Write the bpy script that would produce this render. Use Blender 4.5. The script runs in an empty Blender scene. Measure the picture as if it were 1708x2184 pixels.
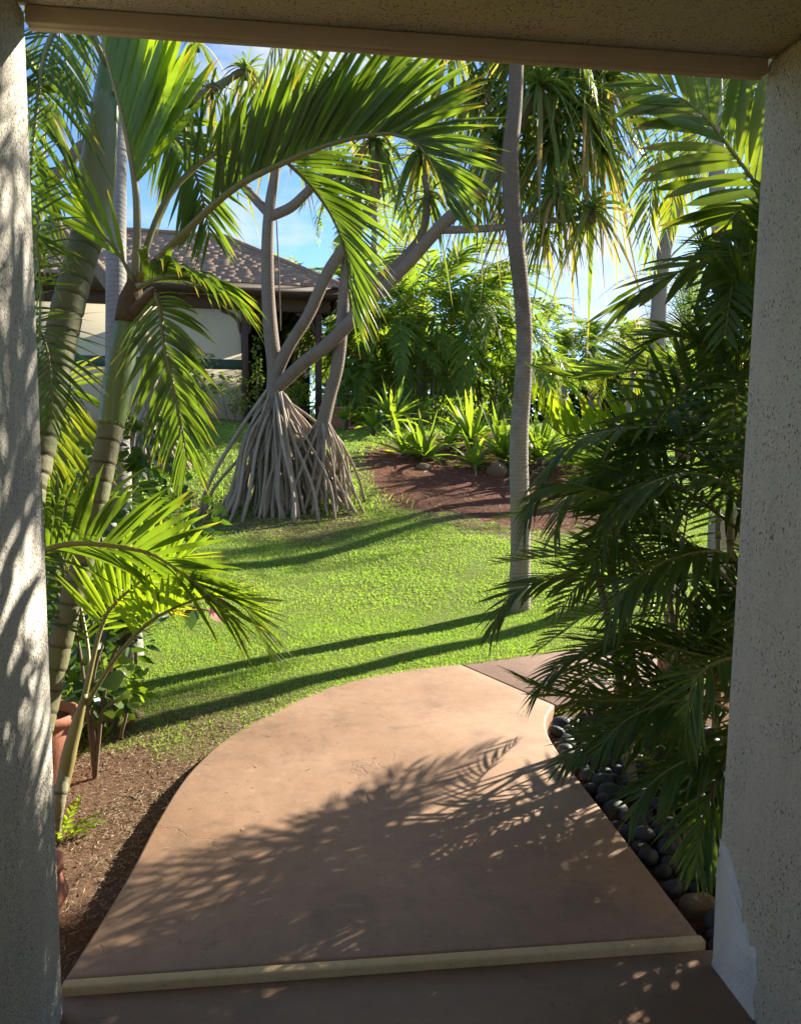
import bpy, math, random
import numpy as np
from mathutils import Vector, Matrix
R = math.radians
sc = bpy.context.scene
col = sc.collection

# ------------------------------------------------------------------ camera, sky, sun, exposure
FOC, PITCH, ROLL, YAW, EYE = 1701.6, 0.11171, 0.01178, 0.12326, 1.55
IW, IH = 1708.0, 2184.0
RV = np.array([math.cos(YAW), -math.sin(YAW), 0.0])
FH = np.array([math.sin(YAW), math.cos(YAW), 0.0])
ZV = np.array([0.0, 0.0, 1.0])
FWD = FH * math.cos(PITCH) - ZV * math.sin(PITCH)
UPV = FH * math.sin(PITCH) + ZV * math.cos(PITCH)
CR = RV * math.cos(ROLL) + UPV * math.sin(ROLL)
CU = -RV * math.sin(ROLL) + UPV * math.cos(ROLL)
cam_d = bpy.data.cameras.new('camera')
cam = bpy.data.objects.new('camera', cam_d)
col.objects.link(cam)
m = Matrix.Identity(4)
for i in range(3):
    m[i][0] = CR[i]; m[i][1] = CU[i]; m[i][2] = -FWD[i]
m[2][3] = EYE
cam.matrix_world = m
cam_d.sensor_fit = 'VERTICAL'
cam_d.sensor_height = 24.0
cam_d.lens = 24.0 * FOC / IH
cam_d.clip_start = 0.05
cam_d.clip_end = 3000
sc.camera = cam

SUN_AZ, SUN_EL = R(55.6), R(25.0)          # azimuth from +Y towards +X
SDIR = np.array([math.sin(SUN_AZ) * math.cos(SUN_EL), math.cos(SUN_AZ) * math.cos(SUN_EL), math.sin(SUN_EL)])
world = bpy.data.worlds.new('World'); sc.world = world
world.use_nodes = True
wn, wl = world.node_tree.nodes, world.node_tree.links
wn.clear()
w_out = wn.new('ShaderNodeOutputWorld')
w_bg = wn.new('ShaderNodeBackground'); w_bg.inputs[1].default_value = 0.068
w_sky = wn.new('ShaderNodeTexSky'); w_sky.sky_type = 'NISHITA'; w_sky.sun_disc = False
w_sky.sun_elevation = SUN_EL; w_sky.sun_rotation = SUN_AZ
w_sky.air_density = 0.5; w_sky.dust_density = 0.05; w_sky.ozone_density = 4.6; w_sky.altitude = 50
w_tc = wn.new('ShaderNodeTexCoord')
w_map = wn.new('ShaderNodeMapping'); w_map.inputs['Scale'].default_value = (1.0, 1.0, 2.6)
w_map.inputs['Location'].default_value = (1.37, 0.9, 0.33)
w_no = wn.new('ShaderNodeTexNoise'); w_no.inputs['Scale'].default_value = 2.6
w_no.inputs['Detail'].default_value = 9; w_no.inputs['Roughness'].default_value = 0.56
w_rp = wn.new('ShaderNodeValToRGB')
w_rp.color_ramp.elements[0].position = 0.52; w_rp.color_ramp.elements[0].color = (0, 0, 0, 1)
w_rp.color_ramp.elements[1].position = 0.66; w_rp.color_ramp.elements[1].color = (0.9, 0.9, 0.9, 1)
w_mx = wn.new('ShaderNodeMix'); w_mx.data_type = 'RGBA'
w_mx.inputs[7].default_value = (2.7, 2.75, 2.85, 1)
wl.new(w_tc.outputs['Generated'], w_map.inputs[0]); wl.new(w_map.outputs[0], w_no.inputs['Vector'])
wl.new(w_no.outputs['Fac'], w_rp.inputs[0]); wl.new(w_rp.outputs[0], w_mx.inputs[0])
wl.new(w_sky.outputs[0], w_mx.inputs[6]); wl.new(w_mx.outputs[2], w_bg.inputs[0]); wl.new(w_bg.outputs[0], w_out.inputs[0])

sun_d = bpy.data.lights.new('sun', 'SUN'); sun_d.energy = 3.1; sun_d.angle = R(0.53); sun_d.color = (1.0, 0.93, 0.80)
sun = bpy.data.objects.new('sun', sun_d); col.objects.link(sun)
sun.rotation_euler = Vector(SDIR).to_track_quat('Z', 'Y').to_euler()

sc.view_settings.view_transform = 'Standard'
sc.view_settings.look = 'None'
sc.view_settings.gamma = 1.0
sc.view_settings.use_curve_mapping = False
sc.view_settings.exposure = 2.5
sc.cycles.max_bounces = 10
sc.cycles.diffuse_bounces = 7
sc.cycles.glossy_bounces = 3
sc.cycles.transmission_bounces = 7
sc.cycles.transparent_max_bounces = 4
sc.cycles.caustics_reflective = False
sc.cycles.caustics_refractive = False
sc.cycles.use_denoising = True
sc.cycles.sample_clamp_indirect = 6.0

# ------------------------------------------------------------------ survey helpers
def ray(u, v):
    """Unit-depth sight line for a survey point u, v."""
    return FWD + CR * ((u - IW / 2) / FOC) - CU * ((v - IH / 2) / FOC)
def A(u, v, d):
    return np.array([0, 0, EYE]) + ray(u, v) * d
KY = [-60, 3.6, 4.6, 6.2, 8, 10.2, 11.5, 13, 15, 17, 25, 60, 150, 700]
KZ = [-.08, -.08, -.02, .0, .13, .36, .62, .98, 1.32, 1.5, 1.55, 1.35, 1.0, 0.5]
def tz(x, y):
    x = np.asarray(x, float); y = np.asarray(y, float)
    z = np.zeros(np.broadcast(x, y).shape)
    for k, dy in enumerate((-.5, -.25, 0, .25, .5)):
        z = z + np.interp(y + dy, KY, KZ) * (1, 2, 3, 2, 1)[k] / 9
    far = np.clip((y - 5) / 3, 0, 1)
    z = z + far * (0.05 * np.sin(x * 1.3 + 0.6 * y) + 0.035 * np.sin(2.7 * x - 1.1 * y + 1.0))
    return z
def G(u, v):
    """Terrain point seen along a sight line."""
    r = ray(u, v)
    t = np.arange(1.0, 60, 0.02)
    P = np.array([0, 0, EYE]) + t[:, None] * r
    h = P[:, 2] - tz(P[:, 0], P[:, 1])
    i = np.argmax(h < 0)
    return P[i] if h[i] < 0 else A(u, v, 30)
def on(x, y, dz=0.0):
    return np.array([x, y, float(tz(x, y)) + dz])

# ------------------------------------------------------------------ material helpers
class NT:
    def __init__(s, name):
        s.m = bpy.data.materials.new(name); s.m.use_nodes = True
        s.t = s.m.node_tree; s.n = s.t.nodes; s.l = s.t.links
        s.n.clear()
        s.out = s.n.new('ShaderNodeOutputMaterial')
    def new(s, t, **kw):
        nd = s.n.new(t)
        for k, v in kw.items():
            setattr(nd, k, v)
        return nd
    def link(s, a, b): s.l.new(a, b)
    def noise(s, scale, detail=4, rough=.55, vec=None, dist=0):
        nd = s.new('ShaderNodeTexNoise')
        nd.inputs['Scale'].default_value = scale; nd.inputs['Detail'].default_value = detail
        nd.inputs['Roughness'].default_value = rough; nd.inputs['Distortion'].default_value = dist
        s.link(vec if vec is not None else s.pos(), nd.inputs['Vector'])
        return nd.outputs['Fac']
    def pos(s):
        if not hasattr(s, '_p'):
            s._p = s.new('ShaderNodeNewGeometry').outputs['Position']
        return s._p
    def obj(s):
        if not hasattr(s, '_o'):
            s._o = s.new('ShaderNodeTexCoord').outputs['Object']
        return s._o
    def ramp(s, fac, stops):
        nd = s.new('ShaderNodeValToRGB')
        e = nd.color_ramp.elements
        while len(e) < len(stops): e.new(0.5)
        for i, (p, c) in enumerate(stops):
            e[i].position = p
            e[i].color = (*c, 1) if not isinstance(c, (int, float)) else (c, c, c, 1)
        s.link(fac, nd.inputs[0])
        return nd.outputs[0]
    def mix(s, fac, a, b, mode='MIX'):
        nd = s.new('ShaderNodeMix', data_type='RGBA', blend_type=mode)
        for sock, v in ((0, fac), (6, a), (7, b)):
            if isinstance(v, (int, float)): nd.inputs[sock].default_value = v if sock == 0 else (v, v, v, 1)
            elif isinstance(v, tuple): nd.inputs[sock].default_value = (*v, 1) if len(v) == 3 else v
            else: s.link(v, nd.inputs[sock])
        return nd.outputs[2]
    def math(s, op, a, b=0.0, c=0.0):
        nd = s.new('ShaderNodeMath', operation=op)
        for i, v in enumerate((a, b, c)):
            if isinstance(v, (int, float)): nd.inputs[i].default_value = v
            else: s.link(v, nd.inputs[i])
        return nd.outputs[0]
    def bump(s, h, strength=.5, dist=.01, prev=None):
        nd = s.new('ShaderNodeBump')
        nd.inputs['Strength'].default_value = strength; nd.inputs['Distance'].default_value = dist
        s.link(h, nd.inputs['Height'])
        if prev is not None: s.link(prev, nd.inputs['Normal'])
        return nd.outputs[0]
    def pbr(s, color, rough=.7, bump=None, spec=.3):
        p = s.new('ShaderNodeBsdfPrincipled')
        if isinstance(color, tuple): p.inputs['Base Color'].default_value = (*color, 1)
        else: s.link(color, p.inputs['Base Color'])
        if isinstance(rough, (int, float)): p.inputs['Roughness'].default_value = rough
        else: s.link(rough, p.inputs['Roughness'])
        p.inputs['Specular IOR Level'].default_value = spec
        if bump is not None: s.link(bump, p.inputs['Normal'])
        return p
    def done(s, sh):
        s.link(sh.outputs[0] if hasattr(sh, 'outputs') else sh, s.out.inputs[0])
        return s.m
    def attr(s, name='lv'):
        a = s.new('ShaderNodeAttribute', attribute_name=name)
        sp = s.new('ShaderNodeSeparateColor'); s.link(a.outputs['Color'], sp.inputs[0])
        return sp.outputs

def leaf_mat(name, ca, cb, tip=None, tip_at=.85, trans=.45, tcol=None, rough=.38, spec=.5, dead=0.0):
    s = NT(name)
    r, g, b = s.attr()
    c = s.mix(r, ca, cb)
    n = s.noise(14, 3)
    c = s.mix(s.math('MULTIPLY', n, .5), c, tuple(x * .62 for x in ca))
    if tip:
        f = s.ramp(s.math('ADD', g, s.math('MULTIPLY', s.math('SUBTRACT', r, .5), .3)), [(tip_at - .12, 0), (min(1, tip_at + .08), 1)])
        c = s.mix(f, c, tip)
    if dead:
        f = s.ramp(r, [(1 - dead - .03, 0), (1 - dead, 1)])
        c = s.mix(f, c, (.27, .21, .11))
    p = s.pbr(c, rough, spec=spec)
    t = s.new('ShaderNodeBsdfTranslucent')
    k = tcol or (2.5, 2.2, .6)
    tc = s.mix(1.0, c, tuple(k), 'MULTIPLY')
    s.link(tc, t.inputs[0])
    ms = s.new('ShaderNodeMixShader'); ms.inputs[0].default_value = trans
    s.link(p.outputs[0], ms.inputs[1]); s.link(t.outputs[0], ms.inputs[2])
    return s.done(ms)

def bark_mat(name, ca, cb, ring, spacing, ringw=.16, rough=.8, bump=.5, moss=None, noise_scale=9, jit=2.2, rc=.38, upper=None):
    """Ringed stem: the 'lv' red channel is metres along the stem."""
    s = NT(name)
    r, g, b = s.attr()
    n = s.noise(noise_scale, 5, .6)
    fine = s.noise(60, 3, .6)
    c = s.mix(n, ca, cb)
    ph = s.math('FRACT', s.math('ADD', s.math('DIVIDE', r, spacing), s.math('MULTIPLY', s.noise(5, 3), jit)))
    band = s.ramp(ph, [(0, 1), (ringw, 0), (1 - ringw * .4, 0), (1, 1)])
    c = s.mix(s.math('MULTIPLY', band, rc), c, ring)
    c = s.mix(s.math('MULTIPLY', fine, .45), c, tuple(x * .5 for x in ca))
    if moss:
        f = s.ramp(s.noise(3.3, 4, .6), [(.5, 0), (.66, 1)])
        c = s.mix(s.math('MULTIPLY', f, .7), c, moss)
    if upper:
        f = s.ramp(s.math('ADD', g, s.math('MULTIPLY', s.math('SUBTRACT', n, .5), .5)), [(.22, 0), (.42, 1)])
        c = s.mix(s.math('MULTIPLY', f, .8), c, s.mix(fine, upper, tuple(x * .5 for x in upper)))
    h = s.math('SUBTRACT', s.math('ADD', s.math('MULTIPLY', fine, .7), s.math('MULTIPLY', s.noise(18, 5, .7), 1.1)), s.math('MULTIPLY', band, .6))
    return s.done(s.pbr(c, rough, s.bump(h, bump, .006), .2))

def plain(name, c, c2=None, scale=8, rough=.7, bump=0, bscale=40, spec=.3):
    s = NT(name)
    cc = s.mix(s.noise(scale, 5, .6), c, c2 or tuple(x * .7 for x in c))
    bp = s.bump(s.noise(bscale, 4, .6), bump, .01) if bump else None
    return s.done(s.pbr(cc, rough, bp, spec))

MAT = {}
# foliage
MAT['frond'] = leaf_mat('palm_leaf', (.06, .108, .018), (.095, .16, .022), tip=(.18, .17, .03), tip_at=.98, trans=.52)
MAT['frond_bright'] = leaf_mat('sunlit_young_palm_leaf', (.14, .235, .02), (.20, .29, .028), tip=(.26, .22, .03), tip_at=.97, trans=.6)  # young growth, and fronds coloured brighter to read as sunlit
MAT['frond_yellow'] = leaf_mat('yellowing_palm_leaf', (.08, .14, .02), (.17, .19, .025), tip=(.40, .32, .03), tip_at=.92, trans=.5)
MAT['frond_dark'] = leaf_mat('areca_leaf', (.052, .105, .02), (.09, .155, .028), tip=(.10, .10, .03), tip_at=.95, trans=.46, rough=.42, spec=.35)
MAT['frond_wide'] = leaf_mat('broad_palm_leaf', (.07, .12, .016), (.12, .17, .02), tip=(.16, .12, .04), tip_at=.97, trans=.5)
MAT['frond_far'] = leaf_mat('far_palm_leaf', (.095, .17, .038), (.155, .235, .05), tip=(.26, .24, .05), tip_at=.9, trans=.58, rough=.55, spec=.2)
MAT['strap'] = leaf_mat('screw_pine_leaf', (.085, .14, .04), (.155, .21, .06), tip=(.20, .18, .07), tip_at=.88, trans=.42, dead=.12, rough=.55, spec=.2)
MAT['lily'] = leaf_mat('lily_leaf', (.11, .19, .03), (.17, .26, .04), tip=(.24, .26, .06), tip_at=.95, trans=.5, rough=.42)
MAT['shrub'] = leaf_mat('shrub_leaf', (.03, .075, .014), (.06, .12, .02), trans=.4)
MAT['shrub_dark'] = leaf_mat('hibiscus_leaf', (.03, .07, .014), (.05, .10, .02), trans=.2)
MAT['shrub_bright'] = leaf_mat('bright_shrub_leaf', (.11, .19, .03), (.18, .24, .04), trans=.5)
MAT['aloe'] = leaf_mat('aloe_leaf', (.10, .16, .07), (.15, .22, .09), trans=.15)
MAT['petal'] = leaf_mat('pink_petal', (.65, .38, .38), (.72, .45, .42), trans=.45, tcol=(1.1, .9, .9))
MAT['redflower'] = leaf_mat('red_flower', (.5, .06, .03), (.6, .12, .05), trans=.3, tcol=(1.1, .9, .9))
MAT['grass'] = leaf_mat('grass_blade', (.195, .31, .06), (.28, .40, .095), tip=(.26, .28, .09), tip_at=.97, trans=.45, rough=.6, spec=.2, tcol=(1.9, 1.9, .8))
MAT['straw'] = leaf_mat('dry_grass', (.40, .31, .18), (.24, .16, .09), trans=.2, tcol=(1, 1, .8), rough=.8)
MAT['petiole'] = plain('petiole_green', (.14, .17, .04), (.20, .15, .05), 10, .45)
MAT['petiole_tan'] = plain('petiole_tan', (.26, .20, .07), (.16, .15, .05), 10, .45)
MAT['shaft'] = plain('crown_shaft_green', (.10, .16, .035), (.16, .20, .06), 3.2, .35, .15, 30, .5)
MAT['shaft_pale'] = plain('crown_shaft_pale', (.17, .20, .09), (.26, .24, .10), 3.0, .4, .2, 24, .5)
MAT['fibre'] = plain('leaf_base_fibre', (.13, .085, .04), (.07, .045, .02), 22, .9, .6, 60)
# stems
MAT['ringed'] = bark_mat('ringed_palm_stem', (.13, .125, .06), (.22, .20, .11), (.035, .028, .02), .085, .14, .7, .5, moss=(.12, .15, .05), jit=.1, rc=.9)
MAT['ringed_pale'] = bark_mat('ringed_palm_stem_pale', (.22, .20, .12), (.30, .27, .17), (.04, .032, .024), .09, .12, .7, .5, jit=.1, rc=.9)
MAT['grey_trunk'] = bark_mat('grey_palm_trunk', (.26, .235, .20), (.37, .34, .30), (.15, .13, .11), .035, .25, .85, .7)
MAT['lawn_trunk'] = bark_mat('lawn_palm_trunk', (.26, .225, .17), (.38, .34, .27), (.14, .11, .08), .03, .25, .85, .7, moss=(.20, .18, .09), upper=(.15, .10, .055))
MAT['pandan'] = bark_mat('screw_pine_bark', (.165, .120, .085), (.28, .22, .16), (.09, .065, .046), .045, .2, .85, .6)
MAT['root'] = plain('prop_root_bark', (.42, .34, .25), (.19, .14, .095), 6, .85, .5, 40)
MAT['cane'] = bark_mat('bamboo_palm_cane', (.20, .19, .11), (.30, .27, .18), (.09, .075, .05), .16, .12, .7, .3)
MAT['twig'] = plain('twig', (.20, .15, .10), (.11, .08, .05), 14, .85)

# building and ground
def stucco(name, base, speck=.5, bscale=70):
    s = NT(name)
    p = s.pos()
    big = s.noise(1.6, 5, .6)
    c = s.mix(big, base, tuple(x * .84 for x in base))
    stretch = s.new('ShaderNodeMapping'); stretch.inputs['Scale'].default_value = (1, 1, .5)
    s.link(p, stretch.inputs[0])
    v = s.new('ShaderNodeTexVoronoi'); v.inputs['Scale'].default_value = 150
    v.inputs['Randomness'].default_value = 1
    s.link(stretch.outputs[0], v.inputs['Vector'])
    sp = s.new('ShaderNodeSeparateColor'); s.link(v.outputs['Color'], sp.inputs[0])
    pit = s.math('MULTIPLY', s.ramp(v.outputs['Distance'], [(.24, 1), (.42, 0)]), s.ramp(sp.outputs[0], [(1 - speck, 0), (1 - speck + .06, 1)]))
    v2 = s.new('ShaderNodeTexVoronoi'); v2.inputs['Scale'].default_value = 330
    s.link(stretch.outputs[0], v2.inputs['Vector'])
    sp2 = s.new('ShaderNodeSeparateColor'); s.link(v2.outputs['Color'], sp2.inputs[0])
    pit2 = s.math('MULTIPLY', s.ramp(v2.outputs['Distance'], [(.24, 1), (.42, 0)]), s.ramp(sp2.outputs[1], [(1 - speck * .8, 0), (1 - speck * .8 + .06, 1)]))
    pits = s.math('MULTIPLY', s.math('MAXIMUM', pit, s.math('MULTIPLY', pit2, .7)), s.ramp(s.noise(7, 4, .6), [(.33, .25), (.58, 1)]))
    streak_m = s.new('ShaderNodeMapping'); streak_m.inputs['Scale'].default_value = (6, 6, .7)
    s.link(p, streak_m.inputs[0])
    c = s.mix(s.math('MULTIPLY', s.ramp(s.noise(2.2, 6, .65, streak_m.outputs[0]), [(.48, 0), (.72, 1)]), .35), c, tuple(x * .62 for x in base))
    c = s.mix(s.math('MULTIPLY', pits, .85), c, (.07, .055, .04))
    grain = s.noise(bscale * 2, 5, .65)
    h = s.math('SUBTRACT', s.math('ADD', s.math('MULTIPLY', grain, .8), s.math('MULTIPLY', s.noise(bscale * .55, 3), .6)), s.math('MULTIPLY', pits, .9))
    return s.done(s.pbr(c, .92, s.bump(h, 1.0, .009), .15))
MAT['stucco'] = stucco('cream_stucco', (.83, .71, .51), .40)
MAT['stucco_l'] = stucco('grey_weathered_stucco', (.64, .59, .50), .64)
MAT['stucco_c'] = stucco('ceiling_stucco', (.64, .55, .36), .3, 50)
MAT['plaster'] = plain('bare_white_plaster', (.82, .76, .63), (.62, .56, .45), 16, .95, .7, 90, .1)
MAT['trim'] = plain('painted_timber_trim', (.42, .335, .21), (.34, .265, .16), 7, .5, .15, 60)
MAT['trim_edge'] = plain('lighter_timber_edge', (.50, .41, .27), (.40, .31, .19), 12, .5, .15, 60)  # lighter tone for the strip along the trim's lower edge

def path_mat(name, ca, cb, dirt=(.13, .085, .06)):
    s = NT(name)
    big = s.noise(1.1, 6, .62)
    c = s.mix(s.ramp(big, [(.35, 0), (.68, 1)]), ca, cb)
    st = s.ramp(s.noise(3.4, 7, .66, dist=.6), [(.52, 0), (.72, 1)])
    c = s.mix(s.math('MULTIPLY', st, .6), c, dirt)
    scuff_m = s.new('ShaderNodeMapping'); scuff_m.inputs['Scale'].default_value = (1.2, 9, 1); scuff_m.inputs['Rotation'].default_value = (0, 0, .9)
    s.link(s.pos(), scuff_m.inputs[0])
    scf = s.ramp(s.noise(4, 6, .7, scuff_m.outputs[0]), [(.60, 0), (.72, 1)])
    c = s.mix(s.math('MULTIPLY', scf, .3), c, (.52, .39, .29))
    fine = s.noise(170, 3, .7)
    c = s.mix(s.math('MULTIPLY', fine, .35), c, tuple(x * .62 for x in ca))
    spk = s.ramp(s.noise(48, 2, .5), [(.70, 0), (.74, 1)])
    c = s.mix(s.math('MULTIPLY', spk, .5), c, (.07, .045, .03))
    wob = s.new('ShaderNodeVectorMath', operation='ADD'); nz = s.new('ShaderNodeTexNoise'); nz.inputs['Scale'].default_value = 2.2; nz.inputs['Detail'].default_value = 6
    s.link(s.pos(), nz.inputs['Vector']); s.link(s.pos(), wob.inputs[0]); s.link(nz.outputs['Color'], wob.inputs[1])
    vc = s.new('ShaderNodeTexVoronoi', feature='DISTANCE_TO_EDGE'); vc.inputs['Scale'].default_value = .9; s.link(wob.outputs[0], vc.inputs['Vector'])
    crack = s.math('MULTIPLY', s.ramp(vc.outputs['Distance'], [(0, 1), (.0065, 0)]), s.ramp(s.noise(1.7, 3), [(.48, 0), (.60, 1)]))
    c = s.mix(s.math('MULTIPLY', crack, .25), c, (.09, .055, .035))
    mott = s.noise(16, 6, .7)
    c = s.mix(s.math('MULTIPLY', s.ramp(mott, [(.50, 0), (.70, 1)]), .35), c, tuple(x * .6 for x in ca))
    c = s.mix(s.math('MULTIPLY', s.ramp(mott, [(.28, 1), (.42, 0)]), .25), c, tuple(min(1, x * 1.45) for x in cb))
    h = s.math('ADD', s.math('MULTIPLY', fine, .4), s.math('MULTIPLY', s.noise(9, 5), 1.2))
    h = s.math('SUBTRACT', h, crack)
    rg = s.ramp(big, [(.3, .55), (.7, .75)])
    return s.done(s.pbr(c, rg, s.bump(h, .25, .008), .35))
MAT['path'] = path_mat('red_brown_concrete', (.30, .175, .10), (.415, .26, .162))
MAT['path2'] = path_mat('dark_rough_concrete', (.25, .15, .105), (.31, .19, .135))
MAT['floor'] = path_mat('passage_concrete', (.28, .155, .085), (.35, .205, .12))
MAT['step'] = path_mat('worn_ochre_edge', (.60, .40, .17), (.70, .50, .26), (.28, .17, .08))
MAT['terracotta'] = plain('terracotta', (.42, .17, .10), (.34, .14, .085), 7, .75, .2, 60)
MAT['kerb'] = plain('red_terrace_concrete', (.34, .15, .10), (.25, .11, .075), 4, .85, .3, 50)
MAT['stone'] = plain('black_river_stone', (.030, .031, .034), (.060, .060, .062), 6, .55, .2, 70, .25)
MAT['stone2'] = plain('charcoal_river_stone', (.055, .056, .058), (.030, .031, .034), 9, .6, .2, 80, .25)
MAT['rock'] = plain('rough_brown_rock', (.21, .15, .085), (.12, .085, .05), 14, .95, 1.0, 45)
MAT['rock_grey'] = plain('grey_rock', (.24, .225, .19), (.13, .12, .10), 9, .95, .8, 30)
MAT['house_wall'] = plain('cream_house_wall', (.72, .62, .42), (.64, .54, .36), 1.2, .9, .15, 60)
MAT['green'] = plain('green_paint_band', (.075, .12, .085), (.06, .10, .07), 3, .6)
MAT['brown'] = plain('brown_painted_timber', (.085, .048, .028), (.06, .034, .02), 6, .6, .2, 40)
MAT['dark'] = plain('dark_timber', (.032, .022, .016), (.022, .016, .012), 6, .7)
MAT['iron'] = plain('black_iron', (.02, .02, .022), (.03, .03, .03), 6, .5)
MAT['blue'] = plain('blue_glaze', (.03, .06, .20), (.02, .04, .14), 6, .25, spec=.6)
def shingle_mat():
    s = NT('brown_roof_shingle')
    oi = s.new('ShaderNodeAttribute', attribute_name='lv')
    sp = s.new('ShaderNodeSeparateColor'); s.link(oi.outputs['Color'], sp.inputs[0])
    c = s.mix(sp.outputs[0], (.29, .19, .125), (.40, .285, .195))
    c = s.mix(s.math('MULTIPLY', s.noise(40, 4, .7), .5), c, (.10, .06, .045))
    return s.done(s.pbr(c, .92, s.bump(s.noise(60, 3), .5, .01), .15))
MAT['shingle'] = shingle_mat()
def glass_mat():
    s = NT('dark_window_glass')
    return s.done(s.pbr((.015, .018, .02), .06, None, .6))
MAT['glass'] = glass_mat()
def ground_mat():
    s = NT('garden_ground')
    r, g, b = s.attr()                                # r bare soil, g dry thatch, b lawn tone
    soil = s.mix(s.noise(5, 6, .65), s.mix(b, (.105, .055, .032), (.085, .026, .014)), s.mix(b, (.19, .115, .07), (.165, .060, .034)))
    soil = s.mix(s.math('MULTIPLY', s.ramp(s.noise(70, 5, .7), [(.45, 0), (.7, 1)]), .6), soil, (.27, .17, .11))
    soil = s.mix(s.ramp(s.noise(130, 3, .6), [(.60, 0), (.70, 1)]), soil, (.05, .022, .014))
    turf = s.mix(s.noise(30, 5, .7), (.12, .165, .03), (.19, .225, .055))
    thatch = s.mix(s.noise(60, 5, .75), (.21, .15, .075), (.12, .085, .04))
    edge = s.math('ADD', r, s.math('MULTIPLY', s.math('SUBTRACT', s.noise(6, 6, .7), .5), .9))
    c = s.mix(g, turf, thatch)
    c = s.mix(s.ramp(edge, [(.40, 0), (.60, 1)]), c, soil)
    h = s.math('ADD', s.noise(24, 6, .7), s.math('MULTIPLY', s.noise(120, 4, .7), .5))
    return s.done(s.pbr(c, .95, s.bump(h, .9, .03), .1))
MAT['ground'] = ground_mat()

# ------------------------------------------------------------------ mesh helpers
ORG = {}
def tag(o, label=None, cat=None, group=None, kind=None):
    if label: o['label'] = label
    if cat: o['category'] = cat
    if group: o['group'] = group
    if kind: o['kind'] = kind
    return o
def thing(name, label, cat, loc, group=None):
    o = bpy.data.objects.new(name, None)
    o.empty_display_size = .1
    col.objects.link(o); o.location = loc
    ORG[o.name] = np.array(loc, float)
    return tag(o, label, cat, group)
def mesh(name, V, F, mat, lv=None, smooth=True):
    """V (n,3); F list of (m,k) index arrays; lv (n,3) per-vertex data."""
    me = bpy.data.meshes.new(name)
    V = np.ascontiguousarray(V, np.float32)
    if not isinstance(F, list): F = [F]
    F = [np.asarray(f, np.int32) for f in F if len(f)]
    me.vertices.add(len(V)); me.vertices.foreach_set('co', V.ravel())
    li = np.concatenate([f.ravel() for f in F])
    tot = np.concatenate([np.full(len(f), f.shape[1], np.int32) for f in F])
    st = np.concatenate([[0], np.cumsum(tot)[:-1]]).astype(np.int32)
    me.loops.add(len(li)); me.loops.foreach_set('vertex_index', li)
    me.polygons.add(len(tot)); me.polygons.foreach_set('loop_start', st)
    try: me.polygons.foreach_set('loop_total', tot)
    except Exception: pass
    if smooth: me.polygons.foreach_set('use_smooth', np.ones(len(tot), bool))
    if lv is not None:
        a = me.attributes.new('lv', 'FLOAT_COLOR', 'POINT')
        c = np.ones((len(V), 4), np.float32); c[:, :3] = lv
        a.data.foreach_set('color', c.ravel())
    me.update(calc_edges=True)
    me.validate()
    me.materials.append(MAT[mat] if isinstance(mat, str) else mat)
    return me
def obj(name, V, F, mat, parent=None, lv=None, smooth=True, origin=None):
    """Link V (world coordinates) as one object; origin defaults to the parent's."""
    V = np.asarray(V, float)
    if parent is not None:
        po = ORG[parent.name]
        og = po if origin is None else np.asarray(origin, float)
    else:
        po = np.zeros(3)
        og = V.mean(0) * [1, 1, 0] + [0, 0, V[:, 2].min()] if origin is None else np.asarray(origin, float)
    me = mesh(name, V - og, F, mat, lv, smooth)
    o = bpy.data.objects.new(name, me)
    col.objects.link(o)
    o.parent = parent
    o.location = og - po
    ORG[o.name] = og
    return o
def inst(name, me, M, parent):
    """Part sharing a mesh: M is its 4x4 matrix relative to the parent's origin."""
    o = bpy.data.objects.new(name, me)
    col.objects.link(o); o.parent = parent
    o.matrix_local = M
    return o
def join(parts):
    Vs, Fs, Ls, n = [], {}, [], 0
    for p in parts:
        V, F = p[0], p[1]
        L = p[2] if len(p) > 2 and p[2] is not None else np.zeros((len(V), 3))
        for f in (F if isinstance(F, list) else [F]):
            f = np.asarray(f)
            if len(f): Fs.setdefault(f.shape[1], []).append(f + n)
        Vs.append(V); Ls.append(L); n += len(V)
    return np.concatenate(Vs), [np.concatenate(v) for v in Fs.values()], np.concatenate(Ls)
BOXF = np.array([[0, 3, 2, 1], [4, 5, 6, 7], [0, 1, 5, 4], [1, 2, 6, 5], [2, 3, 7, 6], [3, 0, 4, 7]])
def box(x0, x1, y0, y1, z0, z1):
    return np.array([[x0, y0, z0], [x1, y0, z0], [x1, y1, z0], [x0, y1, z0], [x0, y0, z1], [x1, y0, z1], [x1, y1, z1], [x0, y1, z1]], float), BOXF
def bevel(o, w, seg=2):
    b = o.modifiers.new('bevel', 'BEVEL'); b.width = w; b.segments = seg; b.limit_method = 'ANGLE'; b.angle_limit = R(40)
    return o
def norm(v):
    v = np.asarray(v, float)
    return v / np.maximum(np.linalg.norm(v, axis=-1, keepdims=True), 1e-9)
def spline(C, n):
    C = np.asarray(C, float)
    if len(C) == 2:
        t = np.linspace(0, 1, n)[:, None]
        return C[0] * (1 - t) + C[1] * t
    P = np.vstack([2 * C[0] - C[1], C, 2 * C[-1] - C[-2]])
    d = np.linalg.norm(np.diff(C, axis=0), axis=1)
    cum = np.concatenate([[0], np.cumsum(d)])
    S = np.linspace(0, cum[-1], n)
    out = np.zeros((n, C.shape[1]))
    for k, s_ in enumerate(S):
        i = min(max(np.searchsorted(cum, s_) - 1, 0), len(d) - 1)
        t = (s_ - cum[i]) / max(d[i], 1e-9)
        p0, p1, p2, p3 = P[i:i + 4]
        out[k] = .5 * (2 * p1 + (p2 - p0) * t + (2 * p0 - 5 * p1 + 4 * p2 - p3) * t * t + (3 * p1 - p0 - 3 * p2 + p3) * t ** 3)
    return out
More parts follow.
